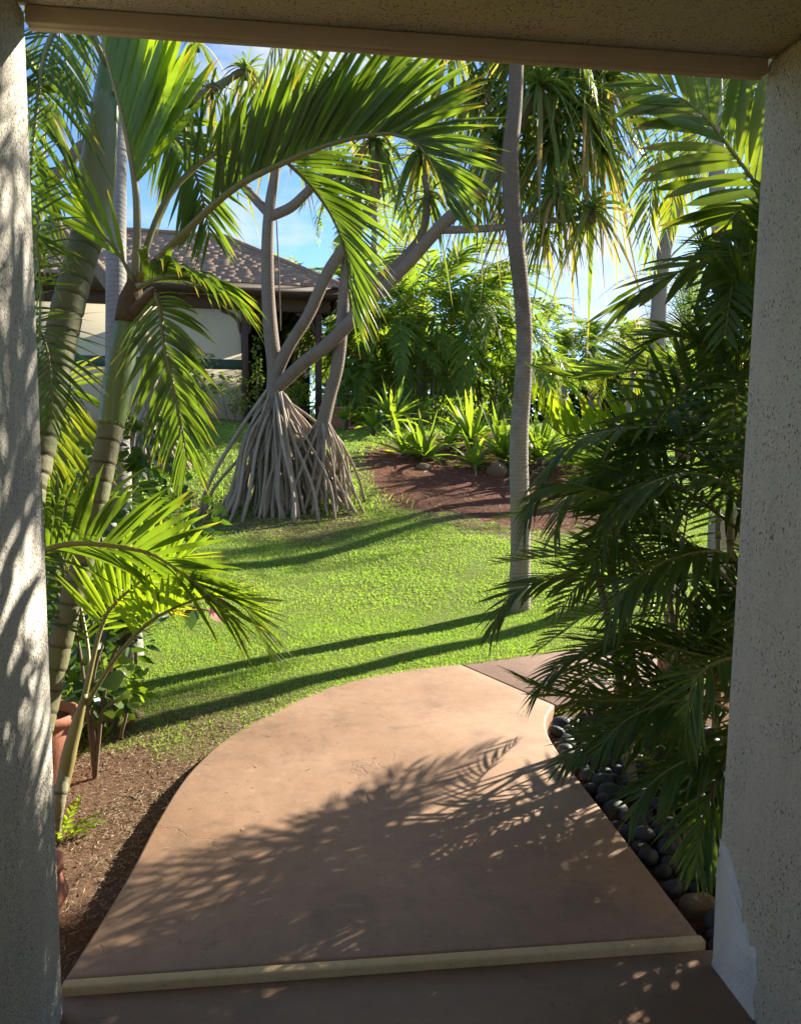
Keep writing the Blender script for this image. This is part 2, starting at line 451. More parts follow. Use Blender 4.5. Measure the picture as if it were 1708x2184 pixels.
def frames(P, N0=None):
    T = norm(np.gradient(P, axis=0))
    N = np.zeros_like(P)
    h = np.array([0, 0, 1.0]) if N0 is None else np.asarray(N0, float)
    if abs(T[0] @ norm(h)) > .97 and N0 is None: h = np.array([0, -1.0, .2])
    v = h
    for i in range(len(P)):
        if N0 is not None: v = h
        v = v - (v @ T[i]) * T[i]
        v = v / max(np.linalg.norm(v), 1e-9)
        N[i] = v
    return T, N, np.cross(T, N)
def tube(C, rad, sides=10, n=None, step=None, ring=None, cap=True, wob=0, seed=0):
    """Tapered tube through C; rad radii along C; ring=(spacing, amount) gives stepped leaf scars."""
    C = np.asarray(C, float)
    L = np.linalg.norm(np.diff(C, axis=0), axis=1).sum()
    if n is None: n = max(4, int(L / step) + 1 if step else 14)
    P = spline(C, n)
    T, N, B = frames(P)
    s = np.linspace(0, 1, n)
    r = np.interp(s, np.linspace(0, 1, len(rad)), rad)
    arc = s * L
    if ring:
        ph = (arc / ring[0]) % 1.0
        r = r * (1 + ring[1] * (1 - ph) - ring[1] * 1.5 * (ph > .86))
    a = np.linspace(0, 2 * np.pi, sides, endpoint=False)
    rr = r[:, None] * np.ones(sides)
    if wob:
        rg = np.random.RandomState(seed)
        f = rg.rand(6) * 6.28
        rr = rr * (1 + wob * np.sin(2 * a[None] + f[0] + arc[:, None] * 3) + wob * .7 * np.sin(3 * a[None] + f[1] - arc[:, None] * 5))
    V = P[:, None] + rr[..., None] * (np.cos(a)[None, :, None] * N[:, None] + np.sin(a)[None, :, None] * B[:, None])
    lv = np.zeros((n, sides, 3)); lv[..., 0] = arc[:, None]; lv[..., 1] = s[:, None]
    idx = np.arange(n * sides).reshape(n, sides)
    q = np.stack([idx[:-1], np.roll(idx, -1, 1)[:-1], np.roll(idx, -1, 1)[1:], idx[1:]], -1).reshape(-1, 4)
    V = V.reshape(-1, 3); lv = lv.reshape(-1, 3)
    F = [q]
    if cap:
        k = len(V)
        V = np.vstack([V, P[:1], P[-1:]]); lv = np.vstack([lv, lv[:1], lv[-1:]])
        t0 = np.stack([np.full(sides, k), np.roll(idx[0], -1), idx[0]], -1)
        t1 = np.stack([np.full(sides, k + 1), idx[-1], np.roll(idx[-1], -1)], -1)
        F.append(np.vstack([t0, t1]))
    return V, F, lv

# ------------------------------------------------------------------ leaves and fronds
def blades(p0, d0, wv, L, W, droop, seg, rnd, sv, fold=.0, blunt=3.0, sag=2.0, twist=None, curl=None, base=.4):
    """n leaf blades at once: p0,d0,wv (n,3); L,W,droop,rnd,sv (n,). Returns V (n,k,3), quads for one blade, lv."""
    n = len(p0)
    t = np.linspace(0, 1, seg + 1)
    g = np.array([0, 0, -1.0])
    P = p0[:, None] + L[:, None, None] * (d0[:, None] * t[None, :, None] + droop[:, None, None] * g * (t ** sag)[None, :, None])
    if curl is not None:
        P = P + L[:, None, None] * curl[:, None] * (t ** 2)[None, :, None]
    D = norm(np.gradient(P, axis=1))
    wv = np.repeat(wv[:, None], seg + 1, 1)
    wv = norm(wv - (wv * D).sum(-1, keepdims=True) * D)
    Nn = np.cross(wv, D)
    if twist is not None:
        an = twist[:, None, None] * (.4 + .6 * t[None, :, None])
        wv = wv * np.cos(an) + Nn * np.sin(an)
        Nn = np.cross(wv, D)
    prof = np.minimum(1, base + 3.2 * t * (1 - base)) * np.clip(1 - t ** blunt, 0.03, 1)
    hw = .5 * W[:, None, None] * prof[None, :, None]
    lo = P - wv * hw; hi = P + wv * hw
    if fold:
        mid = P - Nn * hw * fold * 2
        V = np.stack([lo, mid, hi], 2); k = 3
    else:
        V = np.stack([lo, hi], 2); k = 2
    lv = np.zeros((n, seg + 1, k, 3))
    lv[..., 0] = rnd[:, None, None]; lv[..., 1] = t[None, :, None]; lv[..., 2] = sv[:, None, None]
    idx = np.arange((seg + 1) * k).reshape(seg + 1, k)
    q = np.stack([idx[:-1, :-1], idx[:-1, 1:], idx[1:, 1:], idx[1:, :-1]], -1).reshape(-1, 4)
    return V.reshape(n, -1, 3), q, lv.reshape(n, -1, 3)
def flat(V, q, lv):
    n, k = V.shape[:2]
    F = (q[None] + (np.arange(n) * k)[:, None, None]).reshape(-1, 4)
    return V.reshape(-1, 3), [F], lv.reshape(-1, 3)

def frond_geo(C, n=34, L=.5, W=.03, a0=68, a1=28, dih=22, droop=.25, start=.2, r0=.012, seg=5, fold=.18, blunt=3.0,
              N0=None, seed=0, rough=1.0, sag=2.0, sides=(-1, 1), lp=(.45, 1.0, .32), dih2=None, gap=0.0, droop2=None, end=.995):
    rg = np.random.RandomState(seed)
    m_ = 44
    P = spline(C, m_)
    T, N, B = frames(P, N0)
    sN = np.linspace(0, 1, m_)
    out = []
    for sd in sides:
        s = np.linspace(start, end, n) + rg.uniform(-.3, .3, n) / n * (1 - start)
        s = np.clip(s + (0.25 if sd > 0 else -.25) / n, start * .95, .998)
        u = (s - start) / (1 - start)
        p = np.stack([np.interp(s, sN, P[:, i]) for i in range(3)], -1)
        tt = norm(np.stack([np.interp(s, sN, T[:, i]) for i in range(3)], -1))
        nn = norm(np.stack([np.interp(s, sN, N[:, i]) for i in range(3)], -1))
        bb = np.cross(tt, nn)
        al = np.radians(a0 + (a1 - a0) * u ** 1.2 + rg.normal(0, 4 * rough, n))
        be = np.radians((dih if sd > 0 or dih2 is None else dih2) + rg.normal(0, 7 * rough, n))
        d = tt * np.cos(al)[:, None] + (sd * bb * np.cos(be)[:, None] + nn * np.sin(be)[:, None]) * np.sin(al)[:, None]
        ll = L * np.interp(u, [0, .12, .45, 1], [lp[0], (lp[0] + 2 * lp[1]) / 3, lp[1], lp[2]]) * rg.uniform(.88, 1.08, n)
        ww = W * np.interp(u, [0, .2, .7, 1], [.7, 1, .95, .5]) * rg.uniform(.85, 1.12, n)
        dd = (droop if sd > 0 or droop2 is None else droop2) * rg.uniform(.6, 1.45, n)
        keep = rg.rand(n) >= gap
        V, q, lv = blades(p, norm(d), tt, ll, ww, dd, seg, rg.rand(n), u, fold, blunt, sag, rg.normal(0, .22 * rough, n))
        out.append((V[keep], q, lv[keep]))
    rt = tube(C, [r0, r0 * .8, r0 * .5, r0 * .16], 6, 26)
    return rt, out
def frond(parent, C, mat='frond', pet='petiole', split=False, name='frond', **kw):
    rt, out = frond_geo(C, **kw)
    V = np.concatenate([o[0] for o in out]); lv = np.concatenate([o[2] for o in out]); q = out[0][1]
    if split:
        fo = obj(name, rt[0], rt[1], pet, parent, rt[2])
        for i in range(len(V)):
            obj('leaflet', V[i], [q], mat, fo, lv[i], origin=V[i][:2].mean(0))
        return fo
    fo = obj(name, rt[0], rt[1], pet, parent, rt[2])
    lf = flat(V, q, lv)
    tag(obj('leaflets', lf[0], lf[1], mat, fo, lf[2]), kind='stuff')
    return fo
def proto_frond(mat, pet, length, arch, **kw):
    """A frond mesh in its own frame: base at the origin, heading +X and rising, arching over."""
    x = np.array([0, .3, .6, .85, 1.0]) * length
    z = np.array([0, .24, .34, .26, .12]) * length * arch[0] - np.array([0, 0, .02, .12, .26]) * length * arch[1]
    C = np.stack([x, np.zeros(5), z], -1)
    rt, out = frond_geo(C, **kw)
    V = np.concatenate([o[0] for o in out]); lv = np.concatenate([o[2] for o in out]); q = out[0][1]
    lf = flat(V, q, lv)
    return mesh('frond', rt[0], rt[1], pet, rt[2]), mesh('leaflets', lf[0], lf[1], mat, lf[2])
def put_frond(pair, M, parent):
    f = inst('frond', pair[0], M, parent)
    tag(inst('leaflets', pair[1], Matrix.Identity(4), f), kind='stuff')
    return f
def place(az, el, loc, scale=1.0, roll=0.0):
    return Matrix.Translation(Vector(loc)) @ Matrix.Rotation(az, 4, 'Z') @ Matrix.Rotation(-el, 4, 'Y') @ Matrix.Rotation(roll, 4, 'X') @ Matrix.Scale(scale, 4)

# ================================================================== THE SETTING
WL, WR, WD, WH = -0.632, 1.1945, 2.063, 2.450        # passage: left face, right face, end plane, trim underside
OUT_EDGE = [(-.66, 2.16), (-.625, 2.4), (-.59, 2.68), (-.56, 3.05), (-.50, 3.46), (-.38, 3.82), (-.21, 4.11), (-.03, 4.36), (.15, 4.56), (.38, 4.72), (.63, 4.84), (1.01, 4.95)]
IN_EDGE = [(1.205, 2.16), (1.205, 2.8), (1.205, 3.4), (1.225, 3.75), (1.29, 3.98), (1.39, 4.15)]
OUT2 = [(1.012, 4.955), (1.76, 5.22), (2.6, 5.53), (4.2, 6.05), (9, 7.4)]
IN2 = [(1.392, 4.157), (2.2, 4.48), (3.2, 4.84), (4.6, 5.30), (9, 6.55)]
def inside(poly, x, y):
    x = np.asarray(x); y = np.asarray(y)
    r = np.zeros(np.broadcast(x, y).shape, bool)
    n = len(poly)
    for i in range(n):
        x0, y0 = poly[i]; x1, y1 = poly[(i + 1) % n]
        c = ((y0 > y) != (y1 > y)) & (x < (x1 - x0) * (y - y0) / ((y1 - y0) if y1 != y0 else 1e-9) + x0)
        r ^= c
    return r
PATH_POLY = OUT_EDGE + OUT2[1:] + IN2[::-1] + IN_EDGE[::-1]
def dist_poly(pts, x, y):
    d = np.full(np.broadcast(x, y).shape, 1e9)
    for (x0, y0), (x1, y1) in zip(pts[:-1], pts[1:]):
        L2 = (x1 - x0) ** 2 + (y1 - y0) ** 2
        t = np.clip(((x - x0) * (x1 - x0) + (y - y0) * (y1 - y0)) / L2, 0, 1)
        d = np.minimum(d, np.hypot(x - x0 - t * (x1 - x0), y - y0 - t * (y1 - y0)))
    return d
def vnoise(x, y, s, seed=0):
    rg = np.random.RandomState(seed)
    z = np.zeros(np.broadcast(x, y).shape)
    for k in range(7):
        a = rg.rand() * 6.28; f = s * (.6 + rg.rand() * 1.2); p = rg.rand() * 6.28
        z = z + np.sin((x * math.cos(a) + y * math.sin(a)) * f + p)
    return z / 7
SOIL_C = G(985, 1040)
SOIL_L, SOIL_R = G(770, 990), G(1290, 1000)
SOIL_N, SOIL_F = G(950, 1118), G(950, 935)
def soil_mask(x, y):
    """1 = bare soil, 0 = lawn"""
    n = vnoise(x, y, 3.1, 3) * .6 + vnoise(x, y, 9, 4) * .35
    left = np.clip((4.02 - y + n * .75 + np.clip(-x - .9, 0, 2) * .25) / .7, 0, 1) * (x < 1.2)
    cx = (SOIL_L[0] + SOIL_R[0]) / 2; rx = (SOIL_R[0] - SOIL_L[0]) / 2
    cy = (SOIL_N[1] + SOIL_F[1]) / 2; ry = (SOIL_F[1] - SOIL_N[1]) / 2
    e = np.hypot((x - cx) / rx, (y - cy) / ry) - n * .22
    mound = np.clip((1.05 - e) / .22, 0, 1)
    bed = ((x > 1.2) & (y < 4.1 + (x - 1.3) * .38)) * 1.0
    return np.maximum(np.maximum(left, mound), bed)
def dry_mask(x, y):
    n = vnoise(x, y, 3.4, 9) * .6 + vnoise(x, y, 8, 10) * .4
    left = np.clip((4.7 - y + n * .9) / .9, 0, 1) * (x < .3)
    cx = (SOIL_L[0] + SOIL_R[0]) / 2; rx = (SOIL_R[0] - SOIL_L[0]) / 2
    cy = (SOIL_N[1] + SOIL_F[1]) / 2; ry = (SOIL_F[1] - SOIL_N[1]) / 2
    e = np.hypot((x - cx) / (rx * 1.12), (y - cy) / (ry * 1.22)) - n * .15
    rim = np.clip((1.08 - e) / .2, 0, 1)
    pd = G(590, 1085)
    roots = np.clip((1.5 - np.hypot(x - pd[0], (y - pd[1]) * .9) + n * .5) / .5, 0, 1) * .8
    return np.maximum(np.maximum(left, rim), roots)

gx = np.concatenate([[-700, -300, -120, -50, -25, -15], np.arange(-10, 12.01, .12), [15, 20, 30, 60, 120, 300, 700]])
gy = np.concatenate([[-60, -20, -6, -1.5], np.arange(0, 22.01, .12), [24, 28, 34, 45, 60, 90, 150, 300, 700]])
XX, YY = np.meshgrid(gx, gy)
ZZ = tz(XX, YY)
fine = (np.abs(XX) < 11) & (YY > 2) & (YY < 22)
ZZ = ZZ + fine * (.012 * vnoise(XX, YY, 7, 1) + .008 * vnoise(XX, YY, 19, 2))
ZZ = np.where(inside([(p[0], p[1]) for p in PATH_POLY], XX, YY), np.minimum(ZZ, -.10), ZZ)
gi = np.arange(XX.size).reshape(XX.shape)
gq = np.stack([gi[:-1, :-1], gi[:-1, 1:], gi[1:, 1:], gi[1:, :-1]], -1).reshape(-1, 4)
SM, DM = soil_mask(XX, YY), dry_mask(XX, YY)
glv = np.stack([SM, DM, (YY > 7) * 1.0], -1).reshape(-1, 3)
tag(obj('ground', np.stack([XX, YY, ZZ], -1).reshape(-1, 3), [gq], 'ground', None, glv, origin=(0, 0, 0)), kind='structure')

def slab(name, poly, z0, z1, mat, parent=None, bev=.012):
    n = len(poly)
    V = np.array([(x, y, z0) for x, y in poly] + [(x, y, z1) for x, y in poly])
    F = [np.array([[i, (i + 1) % n, n + (i + 1) % n, n + i] for i in range(n)])]
    me_V = V
    o = obj(name, me_V, F + [np.array([list(range(n, 2 * n))]), np.array([list(range(n - 1, -1, -1))])], mat, parent, smooth=False, origin=None if parent else (poly[0][0], poly[0][1], 0))
    import bmesh
    bm = bmesh.new(); bm.from_mesh(o.data)
    bmesh.ops.recalc_face_normals(bm, faces=bm.faces)
    bm.to_mesh(o.data); bm.free()
    if bev: bevel(o, bev, 3)
    return o
def smooth_edge(p, n):
    return [tuple(q) for q in spline(p, n)]
path = tag(slab('path', smooth_edge(OUT_EDGE, 40)[::-1] + smooth_edge(IN_EDGE, 20), -.20, 0, 'path'), kind='structure')
o2 = smooth_edge(OUT2, 16); i2 = smooth_edge(IN2, 16)
s2 = slab('slab', [(x + .008, y + .003) for x, y in o2][::-1] + [(x + .008, y + .003) for x, y in i2], -.20, -.006, 'path2', path)
st = slab('step_edge', [(-.66, 2.122), (1.21, 2.122), (1.21, 2.157), (-.66, 2.157)], -.20, .001, 'step', path, .007)
tag(slab('passage_floor', [(-.70, -1.6), (1.30, -1.6), (1.30, 2.119), (-.70, 2.119)], -.30, -.026, 'floor', None, 0), kind='structure')

tag(slab('rear_bounce_slab', [(-9, -18), (10, -18), (10, -1.605), (-9, -1.605)], -.30, -.04, 'step', None, 0), kind='structure')  # unseen slab added behind the camera to bounce warm light into the passage

# ---- the stucco building whose passage frames the view
bld = thing('stucco_building', 'cream stucco building with covered passage framing the garden view', 'building', (0.28, 2.06, 0))
def blk(name, x0, x1, y0, y1, z0, z1, mat, parent=None, bev=.01):
    o = obj(name, *box(x0, x1, y0, y1, z0, z1), mat, parent, smooth=False)
    if bev: bevel(o, bev, 2)
    return o
lw = blk('wall', WL - .26, WL, -1.4, WD, -.3, 2.4925, 'stucco_l', bld, .02)
rw = blk('wall', WR, WR + .26, -1.4, WD, -.3, 2.4925, 'stucco', bld, .02)
blk('front_wall', WL - 8, WL - .263, WD - .45, WD - .2, -.3, 2.9, 'stucco', bld)
blk('front_wall', WR + .263, WR + 9, WD - .45, WD - .2, -.3, 2.9, 'stucco', bld)
cl = blk('ceiling', WL - .26, WR + .26, -1.4, WD, 2.4955, 2.72, 'stucco_c', bld, .012)
tr = blk('beam_trim', WL + .002, WR - .002, WD - .024, WD - .004, WH + .004, 2.494, 'trim', bld, .004)
blk('drip_edge', WL + .003, WR - .003, WD - .006, WD + .010, WH - .002, WH + .016, 'trim_edge', tr, .004)
blk('roof_slab', WL - 8, WR + 9, -1.6, WD - .1, 2.9, 3.0, 'trim', bld)
# bare patch where the paint has come away at the foot of the right wall
pp = [(2.05, 0.0), (2.058, .30), (2.05, .36), (2.02, .365), (1.99, .335), (1.985, .345), (1.955, .29), (1.945, .30), (1.93, .255), (1.915, .20), (1.90, .215), (1.875, .165), (1.85, .17), (1.838, .10),
      (1.846, .02), (1.835, -.02), (1.84, -.049)]
pp = [(2.061, -.049)] + pp
n = len(pp)
rp = np.random.RandomState(2)
dense = []
for i in range(1, n):
    a, b = np.array(pp[i - 1]), np.array(pp[i])
    k = max(1, int(np.linalg.norm(b - a) / .012))
    for j in range(k):
        q = a + (b - a) * j / k
        if 2 < i < n - 1: q = q + rp.normal(0, .0035, 2)
        dense.append(q)
dense.append(np.array(pp[-1]))
V = np.array([(WR - .0035, a, b) for a, b in dense] + [(WR + .002, a, b) for a, b in dense])
nd = len(dense)
obj('plaster_patch', V, [np.array([list(range(nd))]), np.array([[i, i + nd, (i + 1) % nd + nd, (i + 1) % nd] for i in range(nd)])], 'plaster', rw, smooth=False)

# ================================================================== THE HOUSE ON THE RISE
HZ = 1.50
P1, P2 = A(180, 607, 16.1), A(722, 630, 17.3)
hx = norm((P2 - P1) * [1, 1, 0]); hy = np.array([-hx[1], hx[0], 0])
EZ = 4.27
H0 = np.array([P2[0], P2[1], 0])
def hp(x, y, z): return H0 + hx * x + hy * y + ZV * z
def hbox(name, x0, x1, y0, y1, z0, z1, mat, parent, bev=0):
    b, f = box(x0, x1, y0, y1, z0, z1)
    V = np.array([hp(*q) for q in b])
    o = obj(name, V, f, mat, parent, smooth=False)
    if bev: bevel(o, bev, 1)
    return o
house = thing('bungalow', 'cream walled bungalow with brown shingle roof and green band on the rise', 'house', hp(-3, .6, HZ))
XW = -2.05                                   # right end of the solid wall, then the porch
hbox('wall', -14, XW, .6, .8, HZ - .3, EZ - .16, 'house_wall', house)
hbox('painted_band', -14, XW + .003, .585, .6, HZ + 1.16, HZ + 1.38, 'green', house)
hbox('fascia', -14.5, .03, -.04, 0, EZ - .04, EZ + .16, 'brown', house)
hbox('fascia', .0, .04, .003, 8, EZ - .04, EZ + .157, 'brown', house)
hbox('soffit', -14.5, 0, .003, 8, EZ - .02, EZ + .0, 'brown', house)
hbox('beam', -14.2, -.1, .52, .66, EZ - .32, EZ - .024, 'brown', house, .01)
hbox('post', XW + .004, XW + .15, .55, .70, HZ - .2, EZ - .325, 'brown', house, .01)
hbox('post', -.42, -.28, .55, .69, HZ - .2, EZ - .325, 'brown', house, .01)
for sx, x0 in ((1, XW + .15), (-1, XW), (-1, -.42)):
    C = [hp(x0, .61, HZ + 1.95), hp(x0 + sx * .10, .61, HZ + 2.28), hp(x0 + sx * .42, .61, EZ - .34)]
    V, F, L = tube(C, [.05, .05, .05], 4, 8)
    obj('brace', V, F, 'brown', house, L, smooth=False)
hbox('back_wall', XW, -.1, 4.2, 4.35, HZ - .2, EZ - .03, 'dark', house)
hbox('side_wall', XW - .2, XW - .003, .803, 4.2, HZ - .2, EZ - .03, 'house_wall', house)
dr = hbox('sliding_door', XW + .3, XW + 1.7, 4.12, 4.19, HZ, HZ + 2.05, 'brown', house)
for k in (0, 1):
    hbox('pane', XW + .37 + k * .67, XW + .95 + k * .67, 4.09, 4.117, HZ + .1, HZ + 1.95, 'glass', dr)
for k in range(9):
    hbox('rafter', XW + .15 + k * .24, XW + .20 + k * .24, .67, 4.1, EZ - .18, EZ - .03, 'brown', house)
# hip roof of separate shingles
HB, HRISE = 2.4, 1.42
XL = -14.5
OV = .12
def roof_pt(x, t, lift=0):
    """front slope: t 0 at the eave to 1 at the ridge"""
    return hp(x, -.10 + t * (HB + .1), EZ + .17 + t * HRISE + lift)
V = np.array([roof_pt(XL, 0, -.03), hp(.14, -.10, EZ + .14), hp(-HB, HB, EZ + .14 + HRISE), roof_pt(XL, 1, -.03), hp(.14, 2 * HB + .1, EZ + .14), hp(XL, 2 * HB + .1, EZ + .14)])
roof = obj('roof', V, [np.array([[0, 1, 2, 3], [3, 2, 4, 5]]), np.array([[1, 4, 2]])], 'shingle', house, np.full((6, 3), .4), smooth=False)
rg = np.random.RandomState(11)
SLOPE = math.hypot(HB + .1, HRISE); EXPO = .135
nrow = int(SLOPE / EXPO)
cells = []
for r_ in range(nrow + 1):
    t0 = r_ * EXPO / SLOPE; t1 = min(1.0, (r_ + 1.25) * EXPO / SLOPE)
    if t0 > .99: break
    xr = .14 - t0 * (HB + .14)
    x = xr
    while x > -9.2:
        w_ = rg.uniform(.22, .42)
        x0 = max(x - w_, XL)
        cells.append((r_, x0 + .006, x - .004, t0 - rg.uniform(0, .006), t1, rg.uniform(.010, .016), rg.rand()))
        x -= w_
def shingle_geo(c):
    r_, x0, x1, t0, t1, th, tone = c
    hi = lambda t: .14 - t * (HB + .14)
    x1t = min(x1, hi(t1)); x0t = min(x0, x1t - .001)
    V = np.array([roof_pt(x0, t0, -.012), roof_pt(x1, t0, -.012), roof_pt(x1, t0, th), roof_pt(x0, t0, th), roof_pt(x0t, t1, .004), roof_pt(x1t, t1, .004)])
    return V, [np.array([[0, 1, 2, 3], [3, 2, 5, 4]]), np.array([[0, 3, 4], [1, 5, 2]])], np.full((6, 3), tone)
vis = [c for c in cells if c[1] > -8.6]
vis.sort(key=lambda c: c[0])
for c in vis[:290]:
    V, F, L = shingle_geo(c)
    obj('shingle', V, F, 'shingle', roof, L, smooth=False, origin=V[0])
rest = vis[290:] + [c for c in cells if c[1] <= -8.6]
V, F, L = join([shingle_geo(c) for c in rest])
tag(obj('upper_shingles', V, F, 'shingle', roof, L, smooth=False), kind='stuff')
V, F, L = tube([hp(.12, -.08, EZ + .19), hp(-HB, HB, EZ + .20 + HRISE)], [.06, .06], 6, 8)
obj('hip_cap', V, F, 'shingle', roof, np.full((len(V), 3), .3))
V, F, L = tube([hp(-HB, HB, EZ + .20 + HRISE), hp(XL, HB, EZ + .20 + HRISE)], [.06, .06], 6, 8)
obj('ridge_cap', V, F, 'shingle', roof, np.full((len(V), 3), .3))
# terrace and kerb in front of the house
b, f = box(-14, 2.6, -.9, 4.2, HZ - .35, HZ - .02)
tag(obj('terrace', np.array([hp(*q) for q in b]), f, 'kerb', None, smooth=False), kind='structure')

# ================================================================== NEAR PALMS ON THE LEFT
def stem(parent, C, rad, mat, name='trunk', sides=14, step=.02, ring=None, wob=0.015, seed=0):
    V, F, L = tube(C, rad, sides, None, step, ring, True, wob, seed)
    return obj(name, V, F, mat, parent, L)
def seg_pts(pts, d):
    return [A(p[0], p[1], p[2] if len(p) > 2 else d) for p in pts]

# -- palm with the green crown shaft and the great arching frond
b0 = A(52, 1740, 3.12); b0[2] = float(tz(b0[0], b0[1])) - .02
pA = thing('palm_tree', 'leaning palm with smooth green crown shaft and one great arching frond', 'palm', b0)
stem(pA, [b0] + seg_pts([(78, 1600, 3.15), (105, 1480, 3.2), (150, 1290, 3.25), (185, 1170, 3.3), (222, 985, 3.36), (238, 905, 3.4)], 0), [.060, .050, .046, .044, .043, .048, .053], 'ringed', step=.011, ring=(.085, .03), seed=1)
stem(pA, seg_pts([(237, 908, 3.4), (248, 840, 3.41), (262, 750, 3.43), (275, 672, 3.45), (283, 620, 3.46)], 0), [.054, .062, .058, .048, .036], 'shaft', 'crown_shaft', 18, .02, None, .01)
stem(pA, seg_pts([(274, 690, 3.44), (282, 640, 3.45), (287, 590, 3.46)], 0), [.054, .052, .020], 'fibre', 'leaf_base', 12, .02, None, .06)
stem(pA, seg_pts([(286, 665, 3.42), (312, 640, 3.34), (330, 622, 3.28)], 0), [.030, .022, .017], 'fibre', 'cut_petiole', 8, .02, None, .04)
frond(pA, seg_pts([(287, 605, 3.46), (293, 500, 3.46), (288, 390, 3.45), (262, 250, 3.42), (228, 120, 3.38), (205, 0, 3.34)], 0), 'frond_bright', 'petiole_tan', True,
      n=26, L=.62, W=.052, a0=42, a1=30, dih=84, dih2=66, droop=.02, start=.36, r0=.020, N0=CR, seed=3, blunt=5, lp=(.9, 1.0, .7), rough=.5, end=.97)
frond(pA, seg_pts([(291, 600, 3.46), (390, 500, 3.40), (500, 402, 3.32), (610, 345, 3.25), (720, 303, 3.2), (830, 285, 3.16), (895, 312, 3.12), (935, 372, 3.1), (955, 440, 3.1)], 0), 'frond', 'petiole', True,
      n=76, L=.62, W=.029, a0=42, a1=30, dih=74, dih2=62, droop=.10, start=.27, r0=.019, seed=5, lp=(.72, 1.0, .24), rough=.7, sag=2.6)
frond(pA, seg_pts([(289, 605, 3.5), (340, 455, 3.56), (400, 372, 3.62), (480, 318, 3.68), (560, 314, 3.74), (640, 372, 3.78), (705, 456, 3.8), (735, 540, 3.8), (746, 650, 3.8)], 0), 'frond', 'petiole', True,
      n=60, L=.50, W=.026, a0=58, a1=24, dih=58, dih2=35, droop=.16, start=.30, r0=.017, seed=7, lp=(.7, 1, .5))
frond(pA, seg_pts([(290, 618, 3.45), (322, 600, 3.36), (362, 588, 3.26), (410, 590, 3.16), (450, 606, 3.1)], 0), 'frond', 'petiole', True,
      n=24, L=.42, W=.026, a0=34, a1=10, dih=34, dih2=4, droop=.40, start=.15, r0=.012, seed=9, lp=(1, 1, .6), sag=2.8, rough=.8)
frond(pA, seg_pts([(292, 660, 3.42), (322, 616, 3.33), (341, 655, 3.24), (349, 730, 3.18), (367, 809, 3.14), (386, 900, 3.12), (400, 975, 3.12)], 0), 'frond', 'petiole', True,
      n=42, L=.25, W=.021, a0=58, a1=24, dih=6, droop=.34, start=.22, r0=.012, N0=-FWD, seed=11, lp=(.8, 1, .6), sag=2.2)
frond(pA, seg_pts([(284, 600, 3.44), (256, 545, 3.42), (205, 484, 3.38), (165, 442, 3.35)], 0), 'frond_bright', 'petiole', True,
      n=6, L=.38, W=.030, a0=22, a1=6, dih=10, droop=.08, start=.22, r0=.009, N0=-FWD, seed=13, lp=(1, 1, .9))

# -- thicker palm beside the left wall, crown above the beam
b1 = A(-30, 1560, 3.35); b1[2] = float(tz(b1[0], b1[1])) - .02
pB = thing('palm_tree', 'thick mossy ringed palm with pale crown shaft hugging the grey wall edge', 'palm', b1)
stem(pB, [b1] + seg_pts([(30, 1230, 3.5), (78, 990, 3.6), (106, 850, 3.65), (135, 700, 3.7), (165, 580, 3.75), (188, 505, 3.8)], 0), [.09, .078, .072, .070, .071, .072, .070], 'ringed', step=.012, ring=(.085, .05), seed=2)
stem(pB, seg_pts([(188, 508, 3.8), (200, 430, 3.82), (212, 330, 3.84), (222, 250, 3.86), (228, 190, 3.88)], 0), [.080, .090, .082, .066, .055], 'shaft_pale', 'crown_shaft', 18, .02, None, .012)
stem(pB, seg_pts([(224, 260, 3.86), (232, 180, 3.88), (240, 80, 3.9), (246, -60, 3.92)], 0), [.062, .055, .045, .03], 'shaft', 'leaf_base', 12, .03, None, .03)
for k, (pts, kw) in enumerate([
    ([(235, 150, 3.85), (170, 40, 3.72), (105, 90, 3.55), (74, 280, 3.45), (62, 480, 3.4)], dict(n=40, L=.42, W=.024, droop=.45, dih=10, N0=None)),
    ([(228, 240, 3.86), (180, 215, 3.8), (120, 190, 3.7), (60, 185, 3.6), (0, 230, 3.5)], dict(n=30, L=.40, W=.022, droop=.35, dih=15, N0=None)),
    ([(240, 120, 3.9), (330, 50, 4.0), (500, 30, 4.1), (700, 70, 4.2), (900, 150, 4.3)], dict(n=50, L=.42, W=.022, droop=.32, dih=20, N0=None)),
    ([(240, 200, 3.84), (290, 210, 3.9), (360, 270, 4.0), (420, 380, 4.05), (448, 500, 4.1)], dict(n=34, L=.36, W=.024, droop=.2, dih=8, N0=-FWD)),
]):
    frond(pB, seg_pts(pts, 0), 'frond', 'petiole', False, seed=20 + k, start=.2, r0=.016, a0=62, a1=28, lp=(.6, 1, .5), **kw)

# -- slender clumping palms low on the left, half hidden by the wall
bc = G(118, 1790)
pC = thing('young_palm', 'slim young palm with orange stem and feathery fronds at the dirt edge', 'palm', bc)
stem(pC, [bc] + seg_pts([(122, 1735, 2.92), (140, 1640, 2.95), (165, 1545, 2.98), (180, 1490, 3.0)], 0), [.022, .020, .024, .020, .012], 'ringed_pale', step=.01, ring=(.05, .05), seed=4)
stem(pC, seg_pts([(132, 1690, 2.94), (150, 1600, 2.96), (166, 1540, 2.98), (182, 1480, 3.0)], 0), [.023, .027, .022, .010], 'petiole_tan', 'leaf_sheath', 10, .02, None, .02)
frond(pC, seg_pts([(178, 1500, 3.0), (215, 1345, 3.05), (250, 1284, 3.08), (332, 1217, 3.1), (400, 1185, 3.12)], 0), 'frond_bright', 'petiole_tan', True,
      n=32, L=.30, W=.021, a0=60, a1=25, dih=12, droop=.05, start=.38, r0=.011, N0=-FWD, seed=31, lp=(.8, 1, .5))
